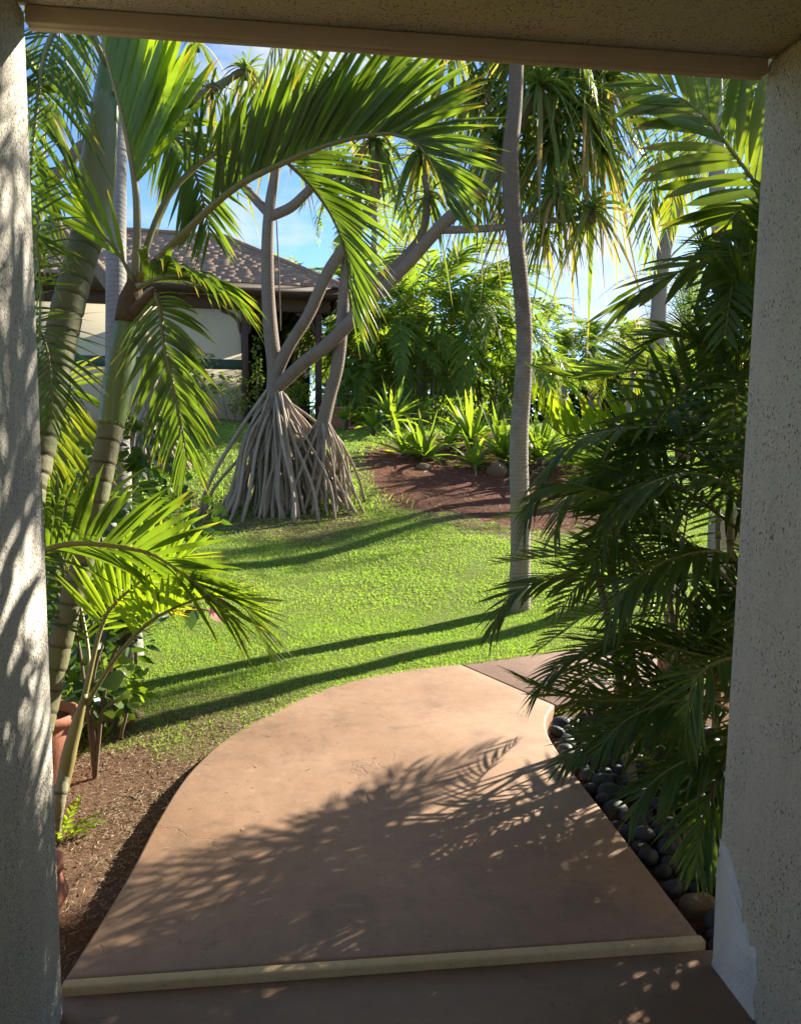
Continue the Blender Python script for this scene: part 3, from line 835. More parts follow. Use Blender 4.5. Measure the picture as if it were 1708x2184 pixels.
frond(pC, seg_pts([(186, 1500, 3.0), (250, 1400, 2.98), (320, 1327, 2.95), (400, 1285, 2.92), (469, 1272, 2.9), (525, 1300, 2.88), (556, 1360, 2.86)], 0), 'frond_bright', 'petiole', True,
      n=40, L=.27, W=.020, a0=56, a1=26, dih=48, dih2=-8, droop=.08, start=.34, r0=.009, seed=33, lp=(.8, 1, .75))
frond(pC, seg_pts([(60, 1200, 2.9), (94, 1174, 2.88), (150, 1160, 2.86), (211, 1161, 2.84), (313, 1178, 2.82), (375, 1213, 2.8), (430, 1250, 2.8), (474, 1300, 2.8)], 0), 'frond', 'petiole_tan', True,
      n=38, L=.40, W=.028, a0=60, a1=22, dih=68, dih2=-28, droop=.08, start=.04, r0=.012, seed=35, lp=(.75, 1, .5), droop2=.3)
frond(pC, seg_pts([(176, 1500, 3.02), (190, 1400, 3.15), (160, 1250, 3.3), (110, 1150, 3.4), (60, 1100, 3.45)], 0), 'frond', 'petiole', False,
      n=26, L=.28, W=.018, a0=60, a1=25, dih=20, droop=.2, start=.3, r0=.009, seed=37)
bd = A(20, 1800, 3.0); bd[2] = float(tz(bd[0], bd[1]))
pD = thing('areca_palm', 'feathery palm fronds with level leaflets spilling past the grey wall edge', 'palm', bd)
stem(pD, [bd, A(10, 1300, 3.1), A(0, 950, 3.15), A(5, 700, 3.2)], [.03, .028, .024, .018], 'ringed_pale', step=.03, ring=(.09, .05))
for k, pts in enumerate([[(2, 760, 3.2), (30, 560, 3.15), (66, 480, 3.1), (84, 560, 3.05), (86, 700, 3.02), (80, 800, 3.0)],
                         [(2, 860, 3.2), (30, 720, 3.15), (70, 690, 3.1), (100, 740, 3.05), (112, 830, 3.0), (110, 900, 3.0)],
                         [(5, 900, 3.15), (25, 660, 3.2), (50, 430, 3.3), (60, 300, 3.35), (70, 200, 3.4)]]):
    frond(pD, seg_pts(pts, 0), 'frond', 'petiole', False, n=34, L=.30, W=.015, a0=70, a1=30, dih=12, droop=.22, start=.2, r0=.008, seed=41 + k)
frond(pD, seg_pts([(60, 760, 4.0), (148, 815, 3.95), (136, 880, 3.92), (115, 950, 3.9), (96, 1030, 3.9)], 0), 'frond_yellow', 'petiole', False,
      n=30, L=.36, W=.026, a0=82, a1=40, dih=5, droop=.25, start=.25, r0=.009, N0=-FWD, seed=49)
frond(pD, seg_pts([(20, 1200, 3.6), (120, 1090, 3.7), (230, 1060, 3.75), (300, 1090, 3.75), (340, 1150, 3.75)], 0), 'frond', 'petiole', False,
      n=26, L=.30, W=.022, a0=65, a1=30, dih=40, droop=.2, start=.2, r0=.009, seed=50)

# -- tall grey palm standing in the lawn behind them
PF = {
    'far': [proto_frond('frond_far', 'petiole', 1.9, (1.0, .8 + .5 * k), n=28, L=.55, W=.075, seg=3, fold=0, droop=.35, dih=12, start=.18, r0=.016, seed=60 + k) for k in range(3)],
    'crown': [proto_frond('frond', 'petiole', 1.9, (1.0, 1.0 + .5 * k), n=44, L=.55, W=.032, seg=4, fold=0, droop=.32, dih=18, start=.2, r0=.016, seed=70 + k) for k in range(3)],
    'areca': [proto_frond('frond_dark', 'petiole', 1.15, (.9, .7 + .4 * k), n=28, L=.36, W=.029, seg=4, fold=.15, droop=.16, dih=24, start=.26, r0=.009, seed=80 + k) for k in range(4)],
    'bamboo': [proto_frond('frond_far', 'petiole', 2.1, (1.0, 1.0 + .5 * k), n=34, L=.56, W=.070, seg=3, fold=0, droop=.35, dih=20, start=.22, r0=.012, seed=90 + k) for k in range(3)],
    'date': [proto_frond('frond_far', 'petiole', 1.5, (1.0, .9 + .3 * k), n=40, L=.30, W=.014, seg=3, fold=0, droop=.18, dih=20, start=.08, r0=.010, seed=100 + k) for k in range(2)],
    'yellow': [proto_frond('frond_yellow', 'petiole', 1.3, (1.0, .9 + .4 * k), n=30, L=.40, W=.034, seg=3, fold=0, droop=.35, dih=18, start=.2, r0=.012, seed=110 + k) for k in range(2)],
}
def crown(parent, top, kind, nf, scale=1.0, seed=0, el=(-35, 65), name='frond', azs=None):
    rg = random.Random(seed)
    po = ORG[parent.name]
    for k in range(nf):
        az = (k * 2.39996 + rg.uniform(-.3, .3)) if azs is None else azs[k % len(azs)] + rg.uniform(-.25, .25)
        t = (k + .5) / nf
        e = R(el[0] + (el[1] - el[0]) * t + rg.uniform(-8, 8))
        put_frond(rg.choice(PF[kind]), place(az, e, np.array(top) - po, scale * rg.uniform(.85, 1.1), rg.uniform(-.3, .3)), parent)
bg_ = G(268, 1402); dg = float((bg_ - [0, 0, EYE]) @ FWD)
pG = thing('palm_tree', 'straight grey ringed palm with flared foot on the lawn behind the leaning palms', 'palm', bg_)
topG = A(262, -260, dg + .5)
stem(pG, [bg_ - [0, 0, .05], A(267, 1370, dg), A(262, 1250, dg + .02), A(252, 950, dg + .1), A(248, 650, dg + .2), A(250, 340, dg + .3), A(256, 50, dg + .4), topG], [.12, .088, .074, .07, .068, .064, .06, .06], 'grey_trunk', step=.03, seed=6, wob=.02)
crown(pG, topG, 'crown', 13, 1.05, 7, (-40, 60))

# ================================================================== SCREW PINES
STRAP_SPLIT = [280]
def leaf_head(parent, c, n, L, seed, split=False, W=.06, axis=(0, 0, 1)):
    rg = np.random.RandomState(seed)
    c = np.asarray(c, float)
    az = np.arange(n) * 2.39996 + rg.uniform(-.3, .3, n)
    t = (np.arange(n) + .5) / n
    el = np.radians(-40 + 115 * t + rg.uniform(-14, 14, n))
    d = np.stack([np.cos(az) * np.cos(el), np.sin(az) * np.cos(el), np.sin(el)], -1)
    wv = np.cross(d, [0, 0, 1.0]); wv = norm(wv + rg.normal(0, .25, (n, 3)))
    ll = L * rg.uniform(.6, 1.1, n) * (1 - .25 * t)
    dr = np.clip((1.25 - .75 * t) * rg.uniform(.55, 1.35, n), 0, 1.3)
    V, q, lv = blades(c + d * .03, d * (1 - .25 * np.clip(dr, 0, 1))[:, None], wv, ll, W * rg.uniform(.8, 1.15, n), dr, 6, np.clip(rg.rand(n) * .9 + .3 * (t < .22), 0, 1), t, .2, 2.6, 1.7, rg.normal(0, .35, n), None, .8)
    core = tube([c - [0, 0, .14], c + [0, 0, .08]], [.05, .03], 7, 4)
    if split:
        h = obj('leaf_head', core[0], core[1], 'pandan', parent, core[2], origin=c)
        for i in range(n):
            obj('leaf', V[i], [q], 'strap', h, lv[i], origin=V[i][:2].mean(0))
    else:
        Vj, Fj, Lj = join([core, flat(V, q, lv)])
        h = obj('leaf_head', Vj, Fj, 'strap', parent, Lj, origin=c)
    return h
def prop_roots(parent, pts_top, centre, rx, ry, n, seed, r=.028, keep=None):
    """pts_top: polyline of the trunk foot where roots start; they stride out to an ellipse on the ground."""
    rg = np.random.RandomState(seed)
    T_ = spline(pts_top, 20)
    for k in range(n):
        a = k * 2.39996 + rg.uniform(-.2, .2)
        s = rg.rand() ** .8
        p0 = T_[int(s * 19)] + np.array([math.cos(a), math.sin(a), 0]) * .06
        f = rg.uniform(.35, 1.0) * (.45 + .55 * s)
        gx_, gy_ = centre[0] + math.cos(a) * rx * f, centre[1] + math.sin(a) * ry * f
        g_ = on(gx_, gy_, -.04)
        out = np.array([math.cos(a), math.sin(a), 0])
        m1 = p0 * .62 + g_ * .38 + out * .10 * f + ZV * .06 + rg.normal(0, .045, 3)
        m2 = p0 * .25 + g_ * .75 + out * .05 * f + ZV * .02 + rg.normal(0, .04, 3)
        rr = r * rg.uniform(.55, 1.25)
        V, F, L = tube([p0, m1, m2, g_], [rr * .9, rr, rr * .95, rr * 1.15], 6, 12, wob=.06, seed=k)
        obj('prop_root', V, F, 'root', parent, L, origin=p0)
gp = G(590, 1080); DP = float((gp - [0, 0, EYE]) @ FWD)
sp1 = thing('screw_pine', 'large screw pine standing on a cone of grey prop roots', 'tree', gp)
def limb(parent, pts, rad, name='limb', mat='pandan', step=.05, seed=0):
    return stem(parent, [A(p[0], p[1], DP + (p[2] if len(p) > 2 else 0)) for p in pts], [r_ * .72 for r_ in rad], mat, name, 12, step, None, .045, seed)
limb(sp1, [(584, 1000), (582, 900), (584, 840), (586, 790), (577, 700), (570, 560), (575, 450), (590, 350, .1), (604, 240, .2)], [.09, .12, .14, .14, .115, .105, .10, .085, .07], 'trunk', seed=1)
limb(sp1, [(586, 800), (620, 732, -.1), (660, 668, -.2), (700, 580, -.3), (740, 518, -.3), (790, 440, -.3), (803, 370, -.3), (795, 310, -.3)], [.13, .11, .105, .10, .10, .10, .09, .08], seed=2)
limb(sp1, [(592, 825), (650, 772, -.2), (700, 735, -.3), (748, 685, -.4), (800, 632, -.4), (870, 562, -.5), (935, 487, -.5), (1000, 428, -.5), (1060, 365, -.5), (1140, 200, -.5)], [.13, .12, .115, .11, .11, .11, .11, .10, .09, .07], seed=3)
limb(sp1, [(735, 700, -.25), (790, 612, -.2), (850, 560, -.1), (898, 500, 0), (912, 430, 0), (905, 375, 0)], [.09, .085, .08, .075, .07, .06], seed=4)
limb(sp1, [(935, 490, -.45), (1010, 489, -.6), (1080, 483, -.7), (1130, 462, -.8), (1180, 420, -.9)], [.07, .065, .06, .06, .05], seed=5)
limb(sp1, [(1120, 468, -.8), (1190, 470, -.9), (1255, 462, -1.0)], [.055, .05, .045], seed=15)
limb(sp1, [(576, 458), (545, 425, .1), (517, 393, .2), (486, 345, .4)], [.09, .08, .075, .065], seed=6)
limb(sp1, [(577, 462), (620, 442, -.1), (650, 415, -.2), (672, 395, -.2), (722, 365, -.3)], [.09, .09, .085, .08, .065], seed=7)
limb(sp1, [(676, 985, -.15), (684, 925, -.15), (702, 850, -.15), (720, 780, -.2), (729, 690, -.2), (736, 600, -.2), (744, 540, -.25), (752, 470, -.3), (770, 380, -.3)], [.08, .13, .12, .115, .105, .10, .095, .085, .07], 'trunk', seed=8)
prop_roots(sp1, [A(580, 985, DP), A(583, 900, DP), A(586, 815, DP)], G(590, 1078), 1.22, .95, 88, 3, .026)
prop_roots(sp1, [A(678, 975, DP - .15), A(690, 890, DP - .15)], G(678, 1072), .95, .7, 46, 5, .020)
prop_roots(sp1, [A(590, 930, DP), A(600, 830, DP)], G(630, 1080), 1.15, .85, 34, 6, .022)
HEADS = [(1150, 185, -.6, 1.7, 62), (1185, 412, -.9, 1.0, 46), (1262, 450, -1.0, 1.0, 44), (1245, 230, -.4, 1.7, 60), (1060, 300, -.4, 1.1, 44), (912, 420, 0, .7, 30),
         (1010, 200, .3, 1.3, 60), (900, 330, .5, .9, 50), (795, 300, -.3, .9, 44), (770, 370, -.3, .6, 24), (604, 232, .2, .9, 40), (486, 330, .4, .7, 28), (722, 360, -.3, .6, 26),
         (1100, 110, .2, 1.8, 80), (1290, 170, 0, 1.8, 80), (960, 90, .2, 1.2, 56), (1180, 300, -.3, 1.4, 80), (1090, 220, .3, 1.2, 60), (1215, 130, .1, 2.0, 90), (860, 150, .5, 1.1, 50), (1020, 400, .3, .8, 40), (1100, 400, .2, .8, 40), (690, 190, .4, 1.0, 44), (1280, 320, -.2, .9, 40), (1160, 500, -.5, .6, 30)]
for k, (u, v, dd, L_, nl) in enumerate(HEADS):
    leaf_head(sp1, A(u, v, DP + dd), nl, L_, 200 + k, k < 6, .065 if L_ > .8 else .05)
# hanging rope
V, F, L = tube([A(590, 470, DP - .16), A(594, 560, DP - .18), A(597, 640, DP - .18), A(599, 705, DP - .17)], [.010, .010, .010, .010], 6, 16)
tag(obj('rope', V, F, 'twig', None, L), 'thin brown rope hanging from the fork of the screw pine', 'rope')

gq_ = G(345, 1005); DQ = float((gq_ - [0, 0, EYE]) @ FWD)
sp2 = thing('screw_pine', 'second screw pine whose pale prop roots stand beyond the leaning palm', 'tree', gq_)
stem(sp2, [A(330, 960, DQ), A(322, 840, DQ), A(305, 720, DQ), (A(215, 580, DQ)), A(105, 470, DQ)], [.09, .12, .11, .10, .10], 'pandan', 'trunk', 12, .05, (.11, .03), .03)
stem(sp2, [A(70, 500, DQ), A(100, 405, DQ), A(148, 346, DQ), A(190, 305, DQ), A(344, 248, DQ + .2), A(447, 194, DQ + .4), A(520, 150, DQ + .5)], [.085, .09, .085, .08, .07, .065, .05], 'pandan', 'limb', 12, .05, (.11, .03), .03)
prop_roots(sp2, [A(326, 960, DQ), A(320, 850, DQ)], G(345, 1000), .72, .55, 36, 9, .024)
for k, (u, v, dd, L_, nl) in enumerate([(525, 150, .5, .9, 40), (450, 190, .4, .8, 34), (380, 240, .2, .6, 26), (100, 240, 0, .8, 30), (60, 120, 0, .9, 30), (420, 90, .6, .9, 30)]):
    leaf_head(sp2, A(u, v, DQ + dd), nl, L_, 240 + k, False, .045)

# ================================================================== LAWN PALM AND PALMS ON THE RIGHT
bm_ = G(1106, 1298); dm = float((bm_ - [0, 0, EYE]) @ FWD)
pM = thing('palm_tree', 'slender pale palm trunk rising from the open lawn in full sun', 'palm', bm_)
topM = A(1108, -330, dm + .2)
stem(pM, [bm_ - [0, 0, .05], A(1107, 1262, dm), A(1110, 1150, dm), A(1106, 950, dm), A(1116, 800, dm), A(1117, 700, dm), A(1108, 590, dm), A(1093, 460, dm), A(1088, 330, dm), A(1100, 160, dm + .1), topM], [.100, .082, .076, .070, .068, .070, .066, .060, .058, .058], 'lawn_trunk', step=.03, seed=12, wob=.02)
crown(pM, topM, 'crown', 12, .95, 17, (-30, 60))
def right_palm(label, base, pts, rad, mat, kind, nf, scale, seed, el=(-45, 60)):
    t = thing('palm_tree', label, 'palm', base)
    stem(t, [np.array(base) - [0, 0, .05]] + pts, rad, mat, step=.04, seed=seed, wob=.02)
    crown(t, pts[-1], kind, nf, scale, seed, el)
    return t
ba = on(4.08, 7.34)
right_palm('grey palm trunk rising behind the broad leaved fronds near the cream wall', ba, [A(1540, 640, 7.8), A(1530, 420, 7.8), A(1524, 180, 7.9), A(1520, -150, 8.0)], [.11, .085, .08, .075, .07], 'grey_trunk', 'crown', 12, 1.0, 21)
bb_ = on(*A(1395, 900, 12.6)[:2])
right_palm('slanting palm trunk leaning right with dark drooping fronds against the sky', bb_, [A(1408, 600, 12.5), A(1440, 440, 12.4), A(1478, 250, 12.3), A(1495, 150, 12.2)], [.15, .125, .118, .11, .10], 'grey_trunk', 'crown', 12, 1.0, 25, (-65, 40))
u_ = ray(1616, 600); bc_ = on(*(u_ * 3.87 / (-.565 * u_[0] + .825 * u_[1]))[:2])
right_palm('stout palm trunk mostly hidden behind the cream wall edge', bc_, [bc_ + ZV * 1.5, bc_ + ZV * 3.0, bc_ + ZV * 4.5, bc_ + ZV * 6.5], [.09, .07, .07, .07, .07], 'grey_trunk', 'crown', 10, 1.0, 29)
bs_ = on(3.95, 4.3)  # added out of frame so its crown shades the grey left wall
right_palm('palm added beyond the cream wall to shade the grey wall', bs_, [bs_ + ZV * 1.2, bs_ + ZV * 2.6, bs_ + [-.1, -.1, 3.7]], [.10, .08, .075, .06], 'grey_trunk', 'crown', 22, .8, 33, (-35, 70))
bv = on(2.62, 4.05)  # added to shade the grey wall; some fronds show beside the cream wall
pV = thing('areca_palm', 'thin stemmed areca palm behind the dark clump, added to shade the grey wall', 'palm', bv)
stem(pV, [bv, bv + ZV * 1.0, bv + ZV * 1.8, bv + ZV * 2.35], [.035, .03, .028, .02], 'ringed_pale', step=.03, ring=(.09, .05))
# broad-leaved palm by the right wall
bw = on(2.45, 3.35)
pW = thing('fishtail_palm', 'palm with broad blunt leaflets reaching in above the dark clump', 'palm', bw)
stem(pW, [bw, A(1770, 900, 3.9), A(1750, 650, 3.85), A(1745, 400, 3.75)], [.05, .045, .04, .03], 'ringed_pale', step=.02, ring=(.09, .05))
frond(pW, seg_pts([(1700, 560, 3.7), (1645, 445, 3.62), (1560, 322, 3.55), (1490, 237, 3.5), (1420, 192, 3.45), (1372, 172, 3.42)], 0), 'frond_wide', 'petiole', True,
      n=23, L=.48, W=.050, a0=60, a1=20, dih=8, droop=.12, start=.10, r0=.012, N0=-FWD, seed=131, blunt=7, lp=(1, 1, .5), rough=1.3)
frond(pW, seg_pts([(1690, 540, 3.6), (1620, 530, 3.5), (1540, 545, 3.42), (1450, 578, 3.36), (1375, 618, 3.3), (1335, 645, 3.28)], 0), 'frond_wide', 'petiole', True,
      n=11, L=.30, W=.042, a0=48, a1=10, dih=4, droop=.18, start=.15, r0=.010, N0=-FWD * .6 + ZV, seed=133, blunt=6, lp=(.9, 1, .7), rough=1.2)
frond(pW, seg_pts([(1700, 600, 3.7), (1640, 470, 3.6), (1590, 440, 3.5), (1540, 500, 3.45), (1520, 600, 3.4)], 0), 'frond_wide', 'petiole', False,
      n=14, L=.36, W=.05, a0=55, a1=20, dih=8, droop=.3, start=.15, r0=.010, seed=135, blunt=8)
for k in range(20):
    for tries in range(30):
        q0 = np.array([2.62, 4.05, 1.55 + .75 * ((k * .37) % 1)])
        M = place(random.Random(700 + k * 31 + tries).uniform(0, 6.28), R(0 + 42 * ((k * .618) % 1)), q0 - ORG[pV.name], random.Random(k).uniform(.75, 1.0), .2)
        tip = np.array(M @ Vector((1.15, 0, .14))) + ORG[pV.name]; mid = np.array(M @ Vector((.8, 0, .3))) + ORG[pV.name]
        dn = [(q_ - [0, 0, EYE]) for q_ in (tip, mid)]
        if min(q_[1] for q_ in (tip, mid)) < 2.6: continue
        if min(IW / 2 + FOC * (d_ @ CR) / (d_ @ FWD) for d_ in dn) > 1535:
            put_frond(PF['areca'][k % 4], M, pV); break
for k in range(16):  # extra fronds kept out of view, added to shade the grey wall
    for tries in range(20):
        M = place(random.Random(900 + k * 31 + tries).uniform(0, 6.28), R(10 + 55 * ((k * .618) % 1)), A(1745, 420, 3.75) + [0, 0, .5 * ((k * .37) % 1)] - ORG[pW.name], 1.15, .2)
        tip = np.array(M @ Vector((1.15, 0, .14))) + ORG[pW.name]; mid = np.array(M @ Vector((.8, 0, .3))) + ORG[pW.name]
        dn = [(q_ - [0, 0, EYE]) for q_ in (tip, mid)]
        if min(q_[1] for q_ in (tip, mid)) < 2.3: continue
        if min(IW / 2 + FOC * (d_ @ CR) / (d_ @ FWD) for d_ in dn) > 1640:
            put_frond(PF['areca'][k % 4], M, pW); break
u_ = ray(1620, 300); topY = np.array([0, 0, EYE]) + u_ * 3.87 / (-.565 * u_[0] + .825 * u_[1]); by = on(topY[0], topY[1])
pY = thing('yellow_palm', 'palm with yellow green fronds arching down before the blue sky', 'palm', by)
stem(pY, [by, by * .4 + topY * .6, topY], [.06, .05, .045], 'ringed_pale', step=.04)
for k, pts in enumerate([[(1620, 300, 9.00), (1560, 210, 8.80), (1470, 220, 8.60), (1405, 320, 8.50), (1385, 450, 8.45), (1392, 560, 8.40)], [(1620, 300, 9.00), (1590, 230, 9.00), (1520, 260, 8.90), (1450, 360, 8.80), (1425, 480, 8.80)],
                         [(1620, 300, 9.00), (1640, 200, 8.90), (1600, 130, 8.80), (1540, 140, 8.70), (1480, 200, 8.60)], [(1620, 310, 9.00), (1640, 420, 8.90), (1610, 520, 8.80), (1580, 640, 8.80)]]):
    frond(pY, seg_pts(pts, 0), 'frond_yellow' if k in (0, 1, 5.00) else 'frond', 'petiole', False, n=34, L=.60, W=.046, a0=60, a1=25, dih=14, droop=.4, start=.18, r0=.014, seed=140 + k, seg=4)

# ---- the dark areca clump filling the bed by the right wall
cc = on(1.95, 3.25)
pR = thing('areca_clump', 'dense dark green clump of feathery areca palm filling the stone bed', 'palm clump', cc)
rg = random.Random(77)
stems = []
for k in range(20):
    a = k * 2.4; r_ = .10 + .48 * math.sqrt(k / 20)
    p0 = on(1.98 + r_ * math.cos(a) * .95, 3.2 + r_ * math.sin(a) * 1.2, -.02)
    h = rg.uniform(.3, 1.35)
    lean = np.array([math.cos(a) * .22, math.sin(a) * .22, 0]) * h
    p1 = p0 + lean * .4 + ZV * h * .5; p2 = p0 + lean + ZV * h
    stem(pR, [p0, p1, p2], [.022, .019, .014], 'ringed_pale', 'stem', 8, .03, (.08, .06), 0, k)
    stems.append((p2, a))
for k in range(9):
    p0 = on(1.45 + .06 * k, 2.65 + (k * .618 % 1) * 1.15, -.02)
    h = .10 + .04 * k
    p2 = p0 + np.array([-.05, 0, h])
    stem(pR, [p0, (p0 + p2) / 2, p2], [.018, .016, .012], 'ringed_pale', 'stem', 8, .03, (.08, .06), 0, k)
    stems.append((p2, math.pi + rg.uniform(-.8, .8)))
for k in range(7):
    a = k * 2.4
    p0 = on(2.45 + .3 * math.cos(a), 3.55 + .3 * math.sin(a), -.02)
    p2 = p0 + np.array([-.12 + .05 * math.cos(a), -.05, 1.45 + .1 * k])
    stem(pR, [p0, (p0 + p2) / 2, p2], [.022, .020, .015], 'ringed_pale', 'stem', 8, .03, (.08, .06), 0, k)
    stems.append((p2, a))
HERO = [
    ([(1640, 985, 3.3), (1590, 954, 3.25), (1480, 918, 3.2), (1384, 912, 3.15), (1267, 927, 3.1), (1189, 973, 3.08), (1139, 1063, 3.05), (1118, 1130, 3.05)], dict(n=34, L=.30, W=.022, a0=62, a1=24, dih=8, droop=.34, start=.12)),
    ([(1640, 1060, 3.55), (1520, 985, 3.5), (1400, 952, 3.48), (1290, 950, 3.45), (1195, 925, 3.42), (1135, 860, 3.4)], dict(n=26, L=.36, W=.026, a0=72, a1=48, dih=72, dih2=50, droop=.03, start=.12)),
    ([(1600, 1380, 3.3), (1480, 1290, 3.25), (1350, 1245, 3.15), (1228, 1234, 3.1), (1150, 1240, 3.05), (1080, 1280, 3.0), (1048, 1346, 3.0)], dict(n=36, L=.30, W=.020, a0=60, a1=22, dih=10, droop=.32, start=.2)),
    ([(1600, 1290, 3.2), (1470, 1160, 3.1), (1340, 1075, 3.0), (1230, 1035, 2.95), (1160, 1045, 2.95), (1125, 1090, 2.95)], dict(n=30, L=.34, W=.026, a0=60, a1=24, dih=-8, droop=.3, start=.2)),
    ([(1600, 1500, 3.05), (1450, 1485, 3.0), (1330, 1495, 2.95), (1230, 1490, 2.9), (1150, 1465, 2.88), (1100, 1440, 2.88)], dict(n=28, L=.26, W=.020, a0=58, a1=18, dih=14, droop=.12, start=.2)),
    ([(1600, 1680, 2.85), (1480, 1590, 2.82), (1360, 1562, 2.8), (1260, 1580, 2.76), (1195, 1630, 2.74)], dict(n=28, L=.27, W=.022, a0=64, a1=26, dih=6, droop=.3, start=.2)),
    ([(1640, 1500, 2.6), (1590, 1560, 2.55), (1540, 1640, 2.5), (1500, 1740, 2.5), (1482, 1850, 2.5)], dict(n=26, L=.26, W=.020, a0=52, a1=20, dih=6, droop=.3, start=.1)),
    ([(1650, 1420, 2.6), (1560, 1405, 2.58), (1490, 1440, 2.55), (1465, 1520, 2.55), (1460, 1600, 2.55)], dict(n=26, L=.24, W=.016, a0=62, a1=24, dih=4, droop=.25, start=.1)),
    ([(1620, 1420, 3.0), (1500, 1400, 3.0), (1380, 1370, 2.98), (1270, 1380, 2.96), (1180, 1430, 2.95), (1140, 1480, 2.95)], dict(n=30, L=.28, W=.018, a0=60, a1=22, dih=12, droop=.28, start=.15)),
    ([(1600, 1150, 3.4), (1480, 1060, 3.4), (1380, 1010, 3.38), (1280, 1010, 3.35), (1210, 1060, 3.3), (1180, 1140, 3.3)], dict(n=32, L=.32, W=.024, a0=64, a1=26, dih=6, droop=.36, start=.15)),
    ([(1640, 1250, 2.9), (1540, 1180, 2.88), (1440, 1190, 2.86), (1350, 1240, 2.84), (1290, 1330, 2.82)], dict(n=30, L=.32, W=.024, a0=66, a1=28, dih=0, droop=.4, start=.12)),
    ([(1620, 900, 3.5), (1580, 760, 3.55), (1540, 650, 3.6), (1510, 560, 3.6), (1490, 500, 3.6)], dict(n=24, L=.36, W=.028, a0=48, a1=20, dih=25, droop=.12, start=.2)),
    ([(1640, 900, 3.3), (1570, 800, 3.3), (1490, 730, 3.3), (1410, 720, 3.3), (1360, 760, 3.3)], dict(n=26, L=.34, W=.028, a0=56, a1=22, dih=20, droop=.22, start=.2)),
    ([(1640, 1000, 3.6), (1560, 860, 3.7), (1470, 800, 3.8), (1360, 790, 3.85), (1250, 810, 3.9), (1150, 790, 3.9)], dict(n=34, L=.36, W=.026, a0=55, a1=20, dih=40, droop=.12, start=.2)),
    ([(1620, 1560, 2.75), (1520, 1500, 2.72), (1420, 1500, 2.7), (1330, 1540, 2.66), (1270, 1610, 2.64)], dict(n=28, L=.26, W=.019, a0=62, a1=24, dih=4, droop=.3, start=.14)),
    ([(1640, 1660, 2.6), (1560, 1610, 2.58), (1470, 1620, 2.56), (1390, 1670, 2.54), (1345, 1740, 2.54)], dict(n=28, L=.24, W=.018, a0=62, a1=24, dih=2, droop=.34, start=.12)),
    ([(1640, 1120, 2.85), (1560, 1040, 2.85), (1470, 1010, 2.85), (1370, 1040, 2.85), (1300, 1110, 2.85)], dict(n=30, L=.30, W=.022, a0=62, a1=24, dih=4, droop=.34, start=.14)),
    ([(1640, 800, 3.1), (1610, 700, 3.1), (1580, 620, 3.1), (1540, 580, 3.1)], dict(n=20, L=.36, W=.030, a0=50, a1=22, dih=20, droop=.2, start=.15)),
]
for k, (pts, kw) in enumerate(HERO):
    kw['W'] *= 1.1; kw['droop'] *= .75; kw['n'] = int(kw['n'] * 1.1)
    frond(pR, seg_pts(pts, 0), {1: 'frond_bright', 13: 'frond', 11: 'frond', 12: 'frond', 17: 'frond'}.get(k, 'frond_dark'), 'petiole', k < 6, r0=.009, seed=150 + k, **kw)  # lighter leaf colours stand in for sun on the picked fronds
def to_uv(P):
    d = np.asarray(P) - [0, 0, EYE]
    z = d @ FWD
    return IW / 2 + FOC * (d @ CR) / z, IH / 2 - FOC * (d @ CU) / z
def reach(M, length, org):
    tip = np.array(M @ Vector((length, 0, .12 * length))) + org
    mid = np.array(M @ Vector((length * .7, 0, .3 * length))) + org
    return tip, mid
def clump_fronds(parent, stems, n, rg, scale, limit):
    org = ORG[parent.name]
    for k in range(n):
        p2, a = stems[k % len(stems)]
        for tries in range(12):
            M = place(a + rg.uniform(-1.0, 1.0) + tries * .5, R(rg.uniform(-5, 62)), p2 - org + np.array([0, 0, -.03]), rg.uniform(*scale), rg.uniform(-.4, .4))
            tip, mid = reach(M, 1.15, org)
            ok = True
            for q in (tip, mid):
                if (q - [0, 0, EYE]) @ FWD < .4: ok = False; break
                u, v = to_uv(q)
                lim = np.interp(v, [300, 560, 700, 880, 960, 1250, 1400, 1600, 1800], [1640, 1560, 1500, 1400, 1210, 1150, 1190, 1240, 1400]) + limit
                # keep fronds inside the wanted shadow edge, off the walkway and the building
                if -.565 * q[0] + .825 * q[1] > 2.45: ok = False; break
                if u < lim or q[1] < 2.5 + .25 * (q[0] < 1.75) or (q[0] < 1.16 and q[2] < 1.2) or (q[0] < 1.5 and q[2] < .12): ok = False; break
            if ok:
                put_frond(rg.choice(PF['areca']), M, parent); break
clump_fronds(pR, stems[:20], 62, rg, (.7, 1.1), 0)
clump_fronds(pR, stems[20:29], 18, rg, (.5, .75), -10)
clump_fronds(pR, stems[29:], 30, rg, (.75, 1.0), 0)
# ================================================================== POTS, STONES
def lathe(prof, c, sides=28, sq=False):
    prof = np.array(prof, float); n = len(prof)
    a = np.linspace(0, 2 * np.pi, sides, endpoint=False)
    V = np.stack([c[0] + prof[:, None, 0] * np.cos(a), c[1] + prof[:, None, 0] * np.sin(a), c[2] + prof[:, None, 1] + 0 * a], -1).reshape(-1, 3)
    idx = np.arange(n * sides).reshape(n, sides)
    q = np.stack([idx[:-1], np.roll(idx, -1, 1)[:-1], np.roll(idx, -1, 1)[1:], idx[1:]], -1).reshape(-1, 4)
    return V, [q], np.zeros((len(V), 3))
def pot(label, c, r, h, mat='terracotta', name='flower_pot', bulge=1.05):
    t = thing(name, label, 'pot', c)
    V, F, L = lathe([(.01, 0), (r * .72, 0), (r * .78, h * .12), (r * bulge * .95, h * .5), (r * .98, h * .8), (r * .96, h * .86), (r * 1.1, h * .87), (r * 1.12, h * .98), (r * 1.06, h), (r * .95, h * .97), (r * .92, h * .86)], c)
    obj('body', V, F, mat, t, L)
    V, F, L = lathe([(.005, h * .87), (r * .5, h * .88), (r * .925, h * .86)], c, 20)
    obj('soil', V, F, 'fibre', t, L)
    return t
pq = on(2.2, 4.3)
